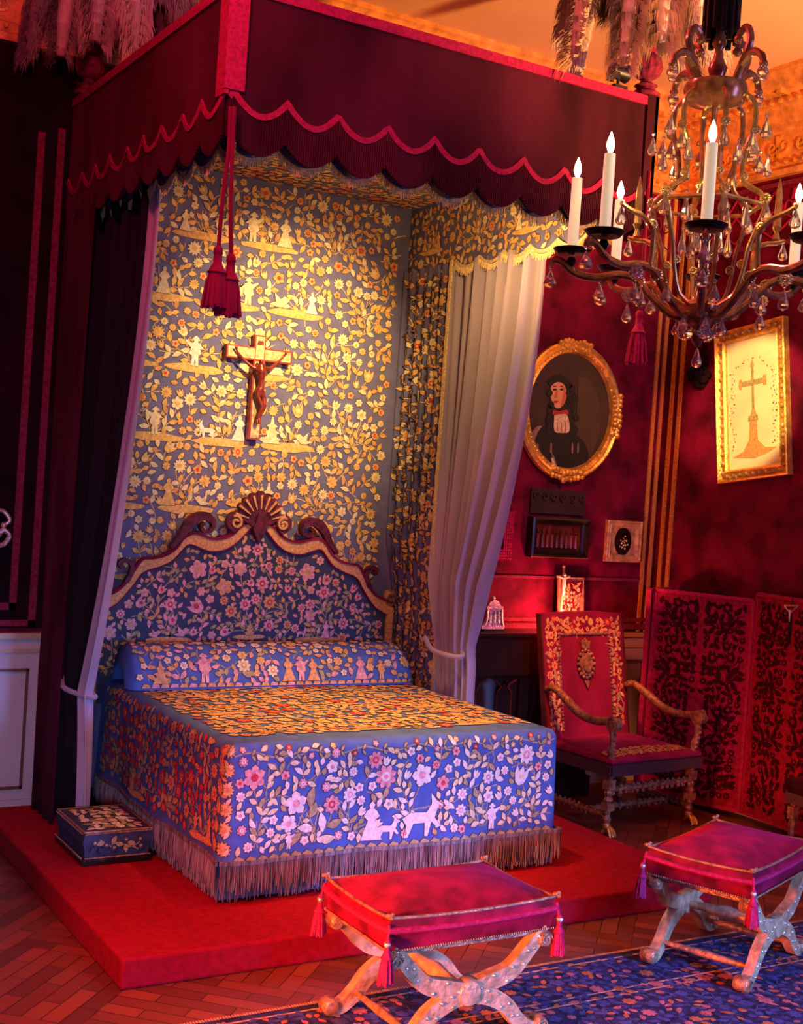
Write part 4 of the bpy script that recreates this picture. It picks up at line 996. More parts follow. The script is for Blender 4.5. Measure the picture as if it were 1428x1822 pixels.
# black pyramidal top shadow box above relief
t = thing('dark_wall_shelf', 'black carved crest panel on the wall just above the framed relief', 'wall panel', (3.2, -.01, 2.02))
b = MB(); b.box(2.96, 3.44, -.02, 0, 1.93, 2.10); 
for i in range(6): b.ribbon(spiral(3.0+i*.08, 2.05, .03, .008, i, 1.2), .012, WP(0, 0), .02, .03)
build('panel', b, 'paint_dark', t, smooth=False)
x0, x1, z0, z1 = 3.655, 3.985, 1.61, 1.91; X_, Z_ = (x0+x1)/2, (z0+z1)/2
t = thing('small_framed_oval', 'small gold frame around a dark oval with a floral spray, near the wall corner', 'framed picture', (X_, -.01, Z_))
b = MB(); rect_frame(b, WP(X_, Z_), x1-x0, z1-z0, .055, [(0, 0), (0, .03), (.15, .035), (.4, .022), (.6, .03), (1, .015), (1, .005)]); b.box(x0+.05, x1-.05, -.012, -.002, z0+.05, z1-.05); build('frame', b, 'gilt_pale', t, smooth=False)
b = MB(); 
b.lathe([(.001, -.020), (.074, -.020), (.078, -.012)], (X_, 0, Z_), 28, 0, axis='y', sy=1.33)
for i in range(14): a = i*2.4; q = .012+.0035*i; b.ball((X_+q*cos(a)*.7, -.021, Z_-.01+q*sin(a)), .007, 1 if i % 3 else 2, 5)
build('oval_plaque', b, ['velvet_black', 'e_white', 'gold'], t)
# red openwork frame half behind curtain
t = thing('pierced_red_frame', 'small red pierced frame on the wall, half hidden by the right curtain', 'frame', (2.62, -.01, 1.76))
b = MB(); P_ = WP(2.63, 1.76)
rect_frame(b, P_, .40, .34, .075, [(0, 0), (0, .02), (1, .02), (1, 0)])
for i in range(22):
    for j in range(18):
        u, v = -.2+i*.4/21, -.17+j*.34/17
        if abs(u) > .13 or abs(v) > .10: b.ball(P_(u, v, .022), .006, 0, 4)
build('openwork_border', b, 'braid_red', t, smooth=False)
# large framed embroidery on the right wall (hangs a little askew)
C0 = (XW, -.882, 2.785); th = math.radians(7.5); w_, h_ = .635, 1.06
def RP(u, v, t): 
    return (C0[0]-.004-t, C0[1]-(u*cos(th)-v*sin(th)), C0[2]+(u*sin(th)+v*cos(th)))
t = thing('framed_cross_embroidery', 'brightly lit ivory picture of a stepped cross in a wide gold frame', 'framed picture', C0)
b = MB(); rect_frame(b, RP, w_, h_, .085, [(0, 0), (0, .05), (.12, .055), (.35, .03), (.7, .035), (.85, .045), (1, .03), (1, .005)])
for s in (-1, 1):
    for j in range(15): v = -h_/2+.07+j*(h_-.14)/14; b.ball(RP(s*(w_/2-.042), v, .034), .016, 1, 6)
    for j in range(9): u = -w_/2+.08+j*(w_-.16)/8; b.ball(RP(u, s*(h_/2-.042), .034), .015, 1, 6); b.ball(RP(u+.02, s*(h_/2-.034), .034), .009, 1, 5)
build('frame', b, ['gold', 'gilt_pale'], t, ang=30)
b = MB(); P0 = lambda u, v, t_: RP(u, v, .012+t_)
b.prism([(-w_/2+.08, -h_/2+.08), (w_/2-.08, -h_/2+.08), (w_/2-.08, h_/2-.08), (-w_/2+.08, h_/2-.08)], RP, .004, .012, 0)
def pg(pts, mi, t_=.002): b.add([P0(u, v, t_) for u, v in pts], [tuple(range(len(pts)))], mi)
pg([(-.20, -.36), (-.10, -.33), (-.05, -.26), (.03, -.26), (.10, -.32), (.20, -.33), (.12, -.36), (.0, -.385)], 1)
pg([(-.045, -.26), (.035, -.26), (.03, -.11), (-.035, -.11)], 1, .003); pg([(-.05, -.125), (.045, -.125), (.04, -.09), (-.045, -.09)], 2, .004)
pg([(-.03, -.09), (.03, -.09), (.012, -.04), (-.012, -.04)], 1); pg([(-.012, -.04), (.012, -.04), (.012, .26), (-.012, .26)], 2, .003)
pg([(-.10, .12), (.10, .12), (.10, .155), (-.10, .155)], 2, .0035); 
for s in (-1, 1): pg([(s*.095, .105), (s*.125, .105), (s*.125, .172), (s*.095, .172)], 1, .004)
pg([(-.022, .25), (0, .30), (.022, .25)], 1, .004)
rr = random.Random(12)
for s in (-1, 1):
    for j in range(46):
        v = -.30+j*.0135; u = s*(.19-.0*v)+rr.uniform(-.025, .025)
        if v > .22: u = s*(.19-(v-.22)*1.9)+rr.uniform(-.02, .02)
        a = rr.uniform(0, 6.3); L = rr.uniform(.012, .024)
        pg([(u, v), (u+L*cos(a)*.5-L*.22*sin(a), v+L*sin(a)*.5+L*.22*cos(a)), (u+L*cos(a), v+L*sin(a)), (u+L*cos(a)*.5+L*.22*sin(a), v+L*sin(a)*.5-L*.22*cos(a))], rr.choice((3, 4, 2, 4)), .0025)
build('silk_picture', b, ['canvas_cream', 'e_orange', 'e_olive', 'e_red', 'dado_brown'], t, smooth=False, norm=False)
# dark carved cluster on the wall
b = MB(); rr = random.Random(5)
for i in range(34):
    a = rr.uniform(0, 6.3); q = rr.uniform(0, 1); b.ball((XW-.03-rr.uniform(0, .03), -.37+.10*q*cos(a), 3.0+.09*q*sin(a)), rr.uniform(.018, .032), 0, 7)
b.tube([(XW-.01, -.39, 3.06), (XW-.03, -.38, 3.14), (XW-.012, -.375, 3.24)], [.03, .022, .008], 8)
o = build('carved_fruit_cluster', b, 'velvet_black', None, origin=(XW-.01, -.4, 2.92)); tagp(o, 'near-black carved cluster on the wall left of the lit cross picture', 'wall ornament')
# silver sconce at the left edge
t = thing('wall_sconce', 'silver scrolled sconce cut off by the left edge of the picture', 'wall light', (-.68, -.02, 1.64))
b = MB(); b.ball((-.71, -.02, 1.66), .07, 0, 12, 1.5, 1, .3); build('back_plate', b, 'silver', t)
for k, (P, r) in enumerate((([(-.70, -.03, 1.75), (-.64, -.07, 1.77), (-.60, -.08, 1.72), (-.63, -.08, 1.69)], .012), ([(-.70, -.03, 1.62), (-.64, -.08, 1.58), (-.60, -.09, 1.63), (-.63, -.09, 1.665), (-.66, -.09, 1.64)], .014), ([(-.69, -.03, 1.6), (-.65, -.06, 1.54), (-.67, -.06, 1.50)], .010))):
    b = MB(); b.tube(curve(P, 5), r, 8); b.ball(P[-1], r*1.5, 0, 8); build('scroll_arm', b, 'silver', t)

# ================================================================== CONSOLE AND ITS OBJECTS
cs = thing('console_cabinet', 'tall black lacquered console with scroll-pierced stand, against the wall beside the bed', 'console', (2.9, -.17, 0))
CXA, CXB = 2.36, 3.40
b = MB(); b.box(CXA-.01, CXB, -.34, -.06, 1.10, 1.13); build('top', b, 'darkwood', cs, smooth=False, bevel=.005)
b = MB(); b.box(CXA+.01, CXB-.02, -.325, -.065, .845, 1.10); build('body', b, 'darkwood', cs, smooth=False, bevel=.004)
def pierced(b, x0, x1, z0, z1, hole, y0, y1):
    n = len(hole); cxm, czm = sum(p[0] for p in hole)/n, sum(p[1] for p in hole)/n; O = []
    for p in hole:
        dx, dz = p[0]-cxm, p[1]-czm; k = min(((x1 if dx > 0 else x0)-cxm)/dx if abs(dx) > 1e-6 else 1e9, ((z1 if dz > 0 else z0)-czm)/dz if abs(dz) > 1e-6 else 1e9)
        O.append((cxm+dx*k, czm+dz*k))
    vs = [(a, y0, c) for a, c in hole]+[(a, y0, c) for a, c in O]+[(a, y1, c) for a, c in hole]+[(a, y1, c) for a, c in O]; fs = []
    for i in range(n):
        j = (i+1) % n; fs += [(i, j, n+j, n+i), (2*n+i, 3*n+i, 3*n+j, 2*n+j), (i, 2*n+i, 2*n+j, j), (n+i, n+j, 3*n+j, 3*n+i)]
    b.add(vs, fs)
xm = 2.635
for x0, x1, sgn in ((CXA+.01, xm, 1), (xm, 2.94, -1)):
    w = x1-x0; xc = (x0+x1)/2
    H = [(xc+sgn*u*w, z) for u, z in curve([(-.02, .835), (.20, .815), (.40, .77), (.30, .73), (.30, .60), (.22, .48), (.05, .36), (-.10, .42), (-.26, .55), (-.36, .68), (-.28, .78), (-.02, .835)], 4)[:-1]]
    b = MB(); pierced(b, x0, x1, .14, .845, H, -.30, -.27); build('pierced_stand', b, 'darkwood', cs, ang=30)
    b = MB(); b.ribbon(H, .008, lambda u, v, t_: (u, -.30-t_, v), 0, .006, 0, True); build('edge_moulding', b, 'mahog', cs)
b = MB(); b.box(2.94, CXB-.02, -.30, -.27, .14, .845); build('pierced_stand', b, 'darkwood', cs, smooth=False)
b = MB(); b.box(CXA, CXB, -.33, -.07, 0, .14); build('plinth', b, 'darkwood', cs, smooth=False)
# silver reliquary
t = thing('silver_reliquary', 'small chased silver altar ornament standing at the left of the black console', 'ornament', (2.56, -.2, 1.13))
b = MB(); X_ = 2.565
b.prism([(X_-.09, 1.145), (X_+.09, 1.145), (X_+.095, 1.165), (X_+.08, 1.185), (X_+.062, 1.22), (X_+.058, 1.29), (X_-.058, 1.29), (X_-.062, 1.22), (X_-.08, 1.185), (X_-.095, 1.165)], lambda u, v, t_: (u, -.23+t_, v), 0, .05)
b.box(X_-.065, X_+.065, -.24, -.17, 1.285, 1.297); b.prism([(X_-.055, 1.297), (X_+.055, 1.297), (X_+.03, 1.33), (X_+.0, 1.34), (X_-.03, 1.33)], lambda u, v, t_: (u, -.23+t_, v), 0, .045)
build('body', b, 'silver', t, ang=30)
b = MB(); b.box(X_-.085, X_+.085, -.25, -.16, 1.13, 1.146); build('foot', b, 'black', t, smooth=False)
b = MB(); b.ball((X_, -.208, 1.352), .015, 0, 8)
for x in (-.035, 0, .035): b.ball((X_+x, -.236, 1.255), .011, 0, 6); b.lathe([(.013, -.06), (.010, -.01), (.004, 0)], (X_+x, -.234, 1.25), 8)
for s in (-1, 1): b.tube([(X_+s*.075, -.235, 1.17), (X_+s*.06, -.24, 1.21), (X_+s*.058, -.235, 1.28)], .008, 6)
build('chased_figures', b, 'silver', t)
# little gilt framed relief and small crucifix behind the armchair
t = thing('small_gilt_relief', 'little gilt framed embroidery leaning on the glowing red wall behind the armchair', 'framed picture', (3.30, -.12, 1.13))
b = MB(); rect_frame(b, lambda u, v, t_: (3.315+u, -.08-t_+v*.1, 1.315+v), .23, .35, .03, [(0, 0), (0, .015), (1, .015), (1, 0)]); build('frame', b, 'gilt_pale', t, smooth=False)
b = MB(); b.box(3.22, 3.41, -.09, -.075, 1.155, 1.47); E1 = Emb(3.22, 3.41, 1.155, 1.47, 3); E1.fill(PAL, .02, .035, 120); E1.emit(b, lambda u, v, t_: (u, -.092-t_, v), edge=1); build('panel', b, ['wallred']+EM, t, smooth=False, norm=False)
t = thing('standing_crucifix', 'small ivory crucifix standing on the console, silhouetted on the glowing wall', 'crucifix', (3.15, -.19, 1.13))
b = MB(); b.box(3.142, 3.158, -.20, -.19, 1.2, 1.565); b.box(3.09, 3.21, -.20, -.19, 1.495, 1.512); b.ball((3.15, -.195, 1.575), .012); build('cross', b, 'gilt_pale', t, smooth=False)
b = MB(); b.lathe([(.06, 1.13), (.06, 1.145), (.035, 1.16), (.02, 1.2), (.012, 1.215)], (3.15, -.195, 0), 16); build('base', b, 'gold', t)
b = MB(); b.tube([(3.15, -.208, 1.50), (3.152, -.21, 1.45), (3.15, -.208, 1.37)], [.012, .013, .006], 8); b.ball((3.15, -.212, 1.517), .011)
for s in (-1, 1): b.tube([(3.15, -.208, 1.488), (3.15+s*.05, -.205, 1.508)], .005, 6)
build('figure', b, 'e_white', t)
# ================================================================== ARMCHAIR (local: faces -y, then placed)
ac = thing('carved_armchair', 'high-backed carved gilt armchair in crimson velvet with an appliqué crest', 'armchair')
def turned_leg(b, x, y, z0, z1, r=.028):
    H = z1-z0; b.lathe([(r*.5, z0), (r*.7, z0+.03*H), (r*.95, z0+.10*H), (r*.55, z0+.18*H), (r*.8, z0+.22*H), (r*.6, z0+.26*H)], (x, y, 0), 14)
    b.box(x-r, x+r, y-r, y+r, z0+.26*H, z0+.40*H)
    b.lathe([(r*.6, z0+.40*H), (r*1.0, z0+.45*H), (r*.65, z0+.52*H), (r*1.0, z0+.60*H), (r*.6, z0+.66*H)], (x, y, 0), 14, rib=.1, ribn=7)
    b.box(x-r, x+r, y-r, y+r, z0+.66*H, z0+.84*H)
    b.lathe([(r*.6, z0+.84*H), (r*1.05, z0+.90*H), (r*.9, z1)], (x, y, 0), 14)
LX, LYF, LYB = .375, -.30, .29
for sx in (-1, 1):
    b = MB(); turned_leg(b, sx*LX, LYF, .07, .40); l = build('leg', b, 'gilt_brown', ac, ang=30)
    b = MB(); x = sx*LX
    b.ball((x, LYF, .06), .026, 0, 10, 1.1)
    for k in (-1, 0, 1): b.tube(curve([(x+k*.010, LYF-.01, .055), (x+k*.018, LYF-.035, .045), (x+k*.022, LYF-.052, .022), (x+k*.022, LYF-.056, .004)], 4), .009, 6)
    b.tube([(x, LYF+.01, .05), (x, LYF+.03, .01)], .010, 6)
    build('claw_foot', b, 'gold', l)
    b = MB(); turned_leg(b, sx*(LX-.02), LYB, .0, .42); build('leg', b, 'gilt_brown', ac, ang=30)
def carved_rail(b, p, q, r, n=14, seed=1):
    rr = random.Random(seed); p, q = Vector(p), Vector(q)
    b.tube([p, q], r*.7, 8)
    for i in range(n):
        c = p+(q-p)*((i+.5)/n)
        for k in range(3): b.ball(c+Vector((rr.uniform(-.4, .4)*r, -r*.5, (k-1)*r*.8)), r*rr.uniform(.42, .6), 0, 6)
for name, p, q, r in (('front_stretcher', (-LX, LYF, .285), (LX, LYF, .285), .027), ('middle_stretcher', (-LX, -.12, .12), (LX, -.12, .12), .022), ('side_stretcher', (-LX, LYF, .12), (-LX+.02, LYB, .12), .022), ('side_stretcher', (LX, LYF, .12), (LX-.02, LYB, .12), .022)):
    b = MB(); carved_rail(b, p, q, r); build(name, b, 'gilt_brown', ac)
# seat
def cushion(b, x0, x1, y0, y1, z0, z1, dome, r=.02, n=20, mi=0, sag=0., bev=.12):
    def f(a, c):
        u, v = a*2-1, c*2-1
        e = (1-abs(u)**5)*(1-abs(v)**5); d = (1-u*u)*(1-v*v)
        return (x0+(x1-x0)*a, y0+(y1-y0)*c, z1+dome*(.35*e+.65*d))
    b.grid(f, n, n, mi)
    P = [(x0+(x1-x0)*i/n, y0) for i in range(n)]+[(x1, y0+(y1-y0)*i/n) for i in range(n)]+[(x1-(x1-x0)*i/n, y1) for i in range(n)]+[(x0, y1-(y1-y0)*i/n) for i in range(n)]
    cx_, cy_ = (x0+x1)/2, (y0+y1)/2; vs = []; m = len(P)
    for k, (t, o_) in enumerate(((1, 0), (.8, .010), (.55, .012), (.45, .004), (.3, .0), (0, -.004))):
        for i, (x, y) in enumerate(P):
            a = (i % n)/n; sg = sag*4*a*(1-a)
            vs.append((x+(1 if x > cx_ else -1)*o_*(abs(x-cx_) > .98*(x1-x0)/2), y+(1 if y > cy_ else -1)*o_*(abs(y-cy_) > .98*(y1-y0)/2), z0+(z1-z0)*t-(sg*(1-t))))
    b.add(vs, [(k*m+i, k*m+(i+1) % m, (k+1)*m+(i+1) % m, (k+1)*m+i) for k in range(5) for i in range(m)], mi)
b = MB(); cushion(b, -.40, .40, -.335, .30, .425, .475, .035)
E1 = Emb(-.38, .38, -.32, -.17, 91, res=.004); E1.fill(PALTOP, .022, .035, 500)
def SD(x0, x1, y0, y1, z1, dome):
    def g(u, v, t):
        a, c = (u-x0)/(x1-x0)*2-1, (v-y0)/(y1-y0)*2-1
        return (u, v, z1+dome*(.35*(1-abs(a)**5)*(1-abs(c)**5)+.65*(1-a*a)*(1-c*c))+t)
    return g
E1.emit(b, SD(-.40, .40, -.335, .30, .475, .035), edge=None)
st = build('seat', b, ['velvet']+EM, ac, norm=False)
b = MB(); b.box(-.41, .41, -.345, -.335, .385, .445); b.box(-.41, -.40, -.345, .30, .385, .445); b.box(.40, .41, -.345, .30, .385, .445)
rr = random.Random(4)
for i in range(110):
    x = -.405+.81*i/109; b.tube([(x, -.349, .44), (x+rr.uniform(-.003, .003), -.352, .372)], .0045, 4)
for s in (-1, 1):
    for i in range(80): y = -.34+.63*i/79; b.tube([(s*.414, y, .44), (s*.416, y, .372)], .0045, 4)
build('seat_fringe', b, 'leather', ac, smooth=False)
# back
def BK(u, v, t):  # v 0..1 up the reclined back
    y = .285+.145*v; z = .49+.80*v
    return (u, y-t, z)
b = MB(); W2 = .375
b.prism([(-W2, -.02), (W2, -.02), (W2, .985), (.12, 1.0), (-.12, 1.0), (-W2, .985)], lambda u, v, t: BK(u, v, t), -.03, .015, 0)
E1 = Emb(-W2+.01, W2-.01, .02, .98*.80, 95, mask=lambda u, v: abs(u) > .235 or v > .655, res=.004)
E1.fill(PALTOP, .028, .05, 1300)
E1.emit(b, lambda u, v, t: BK(u, v/.80, .016+t), edge=None, base=.001)
for s in (-1, 1): b.box(s*W2-.002, s*W2+.002, .43, .432, .5, .5)
bk = build('back', b, ['velvet']+EM, ac, smooth=False, norm=False)
b = MB(); rr = random.Random(7)
for P in ([(-.235, .05), (-.235, .82), (.235, .82), (.235, .05)],):
    for (a0, c0), (a1, c1) in zip(P[:-1], P[1:]):
        n = 26
        for i in range(n): t = i/n; b.ball(BK(a0+(a1-a0)*t, c0+(c1-c0)*t, .02), rr.uniform(.008, .012), 0, 5)
build('panel_braid', b, 'gilt_brown', bk)
for sx in (-1, 1): b = MB(); b.ribbon([(sx*(W2+.004), -.05), (sx*(W2+.004), .985)], .012, BK, -.025, .02); build('back_stile', b, 'mahog', ac, smooth=False)
# crest: crown, cartouche, scrolls
b = MB(); G2 = lambda u, v, t: BK(u, v/.80, .018+t); cc = .46
b.prism([(.058*cos(a)*(1+.12*cos(6*a)), cc+.075*sin(a)*(1+.10*cos(6*a))) for a in [2*PI*i/36 for i in range(36)]], G2, 0, .015)
b.prism([(.040*cos(2*PI*i/20), cc+.052*sin(2*PI*i/20)) for i in range(20)], G2, .012, .026)
for i in range(16):
    a = 2*PI*i/16; b.ball(G2(.073*cos(a), cc+.09*sin(a), .01), .013, 0, 6)
b.prism([(-.032, cc+.10), (.032, cc+.10), (.045, cc+.150), (.030, cc+.138), (.016, cc+.158), (0, cc+.142), (-.016, cc+.158), (-.030, cc+.138), (-.045, cc+.150)], G2, 0, .016)
b.ball(G2(0, cc+.163, .01), .008, 0, 6); b.prism([(-.025, cc-.11), (.025, cc-.11), (0, cc-.16)], G2, 0, .014)
build('crest', b, 'gilt_brown', bk, ang=30)
for sx in (-1, 1):
    x = sx*.37
    A = curve([(x, .315, .80), (x, .24, .815), (x+sx*.008, .12, .765), (x+sx*.015, -.02, .70), (x+sx*.02, -.16, .685), (x+sx*.02, -.27, .70), (x+sx*.02, -.33, .715)], 6)
    b = MB(); b.tube(A, [.020+.008*sin(PI*i/len(A)) for i in range(len(A))], 10)
    for i in range(2, len(A)-1, 2): b.ball((A[i][0], A[i][1], A[i][2]+.016), .012, 0, 6)
    a_ = build('armrest', b, 'gilt_brown', ac)
    b = MB()
    for d in (-.028, .028): b.ribbon([(-.325+p[0], .690+p[1]) for p in spiral(0, 0, .045, .008, PI*.6, -1.6)], .014, lambda u, v, t, d=d: (x+sx*.02+d+t, u, v), -.006, .006)
    b.lathe([(.01, -.03), (.042, -.026), (.045, 0), (.042, .026), (.01, .03)], (x+sx*.02, -.325, .690), 18, axis='x'); build('scroll', b, 'gilt_brown', a_)
    b = MB(); S_ = curve([(x, -.305, .42), (x+sx*.01, -.30, .50), (x+sx*.02, -.315, .58), (x+sx*.02, -.31, .66)], 5); b.tube(S_, [.024, .03, .026, .02, .018, .022, .028, .026, .022, .02, .018, .018, .02, .022, .024, .024][:len(S_)], 8)
    for i in range(1, len(S_), 2): b.ball((S_[i][0], S_[i][1]-.02, S_[i][2]), .012, 0, 6)
    build('arm_support', b, 'gilt_brown', ac)
ac.location = (3.175, -.855, 0); ac.rotation_euler = (0, 0, math.radians(5.5))

# ================================================================== FOLDING SCREEN
fsn = thing('folding_screen', 'folding screen covered in wine cut velvet with dark damask pattern', 'folding screen')
def screen_panel(A, B, H, seed):
    A, B = Vector((*A, 0)), Vector((*B, 0)); d = (B-A); L = d.length; d.normalize(); nrm = Vector((d.y, -d.x, 0))
    if nrm.x > 0: nrm = -nrm
    P = lambda u, v, t: tuple(A+d*u+nrm*t+Vector((0, 0, v)))
    b = MB(); b.prism([(0, .05), (L, .05), (L, H), (0, H)], P, -.012, .012)
    E1 = Emb(.02, L/2-.004, .08, H-.02, seed, res=.006)
    pd = dict(fl=[(3, 1, 2), (0, 1, 2), (1, 1, 2), (3, 1, 2)], leaf=[1], stem=1, mound=1, fig=[1])
    for z in (.15, .5, .85, 1.2): E1.scene(L*.22, z, .1, pd, .045, .075, False, 6, .24)
    E1.fill(pd, .042, .062, 700)
    E1.emit(b, lambda u, v, t: P(u, v, .013+t*.6), edge=None); E1.emit(b, lambda u, v, t: P(L-u, v, .013+t*.6), edge=None)
    o = build('panel', b, ['plush_dark', 'plush_deep', 'plush_dark'], fsn, smooth=False, norm=False)
    b = MB()
    for pts in ([(0, H), (L, H)], [(0, .04), (0, H)], [(L, .04), (L, H)], [(0, .05), (L, .05)]): b.ribbon(pts, .022, P, -.016, .016)
    for i in range(int(H/.03)): b.ball(P(.004, .06+i*.03, .016), .005, 0, 4)
    build('edge_braid', b, 'braid_red', o, smooth=False)
screen_panel((3.74, -.49), (4.02, -1.13), 1.455, 1); screen_panel((4.035, -1.15), (3.98, -1.84), 1.50, 2); screen_panel((3.70, -.47), (4.06, -.30), 1.45, 3)
p = at(1410, 1075, x=3.995)
t = thing('hanging_rosary_cross', 'small silver crucifix on a cord hanging on the folding screen at the right edge', 'crucifix', (3.99, p[1], 1.5))
yc = p[1]; zc = p[2]
b = MB(); b.tube([(3.99, yc, 1.53), (3.985, yc, zc-.02)], .003, 5); b.box(3.975, 3.985, yc-.008, yc+.008, zc-.25, zc-.06); build('dark_stem', b, 'black', t, smooth=False)
b = MB(); b.tube([(3.98, yc+.055, zc-.015), (3.98, yc-.055, zc-.005)], .006, 6); b.tube([(3.978, yc+.05, zc-.02), (3.975, yc, zc-.06), (3.978, yc-.05, zc-.012)], .005, 6); b.tube([(3.975, yc, zc-.05), (3.975, yc, zc-.11)], [.009, .005], 6); b.ball((3.975, yc, zc-.045), .009, 0, 6); build('silver_figure', b, 'silver', t)
# dark seat at the right edge
t = thing('dark_upholstered_seat', 'dark red upholstered seat cut off by the right edge, before the screen', 'seat', (3.75, -2.0, 0))
b = MB(); cushion(b, 3.50, 4.02, -2.45, -1.98, .40, .50, .05); build('seat', b, 'velvet_dark', t)
for x in (3.53, 3.97):
    for y in (-2.42, -2.01): b = MB(); turned_leg(b, x, y, 0, .40, .022); build('leg', b, 'gilt_brown', t)
b = MB(); 
for i in range(60): x = 3.5+.52*i/59; b.tube([(x, -2.455, .42), (x, -2.457, .36)], .005, 4)
for i in range(50): y = -2.45+.47*i/49; b.tube([(3.495, y, .42), (3.493, y, .36)], .005, 4)
build('fringe', b, 'leather', t, smooth=False)

# ================================================================== FOOTSTOOL
t = thing('embroidered_footstool', 'small square dark blue embroidered bed step with nailhead trim on the red carpet', 'footstool', (-.24, -.97, .125))
fx0, fx1, fy0, fy1 = -.43, -.105, -1.20, -.76
b = MB(); b.box(fx0-.012, fx1+.012, fy0-.012, fy1+.012, .125, .155); build('plinth', b, 'darkwood', t, smooth=False, bevel=.004)
b = MB(); cushion(b, fx0, fx1, fy0, fy1, .155, .285, .012)
E1 = Emb(fx0+.01, fx1-.01, fy0+.01, fy1-.01, 15, res=.004); pf = dict(fl=[(1, 8, 3), (4, 3, 8), (0, 8, 6)], leaf=[8, 3, 7], stem=7, mound=3, fig=[8])
E1.fill(pf, .04, .06, 350); E1.emit(b, SD(fx0, fx1, fy0, fy1, .285, .012), edge=None)
E1 = Emb(fx0+.01, fx1-.01, .17, .27, 16, res=.004); E1.fill(dict(pf, fl=[(1, 0, 7)], leaf=[0, 7, 0]), .03, .05, 200); E1.emit(b, lambda u, v, tt: (u, fy0-.013-tt, v), edge=None)
build('cushion', b, ['cloth_dark']+EM, t, norm=False)
b = MB()
for z in (.163, .280):
    for i in range(44): q = i/43; b.ball((fx0+(fx1-fx0)*q, fy0-.014, z), .0045, 0, 5); b.ball((fx0-.014, fy0+(fy1-fy0)*q, z), .0045, 0, 5)
b.tube([(fx0-.006, fy0-.006, .287), (fx1+.006, fy0-.006, .287), (fx1+.006, fy1+.006, .287), (fx0-.006, fy1+.006, .287), (fx0-.006, fy0-.006, .287)], .005, 6)
build('nailhead_trim', b, 'gilt_brown', t)

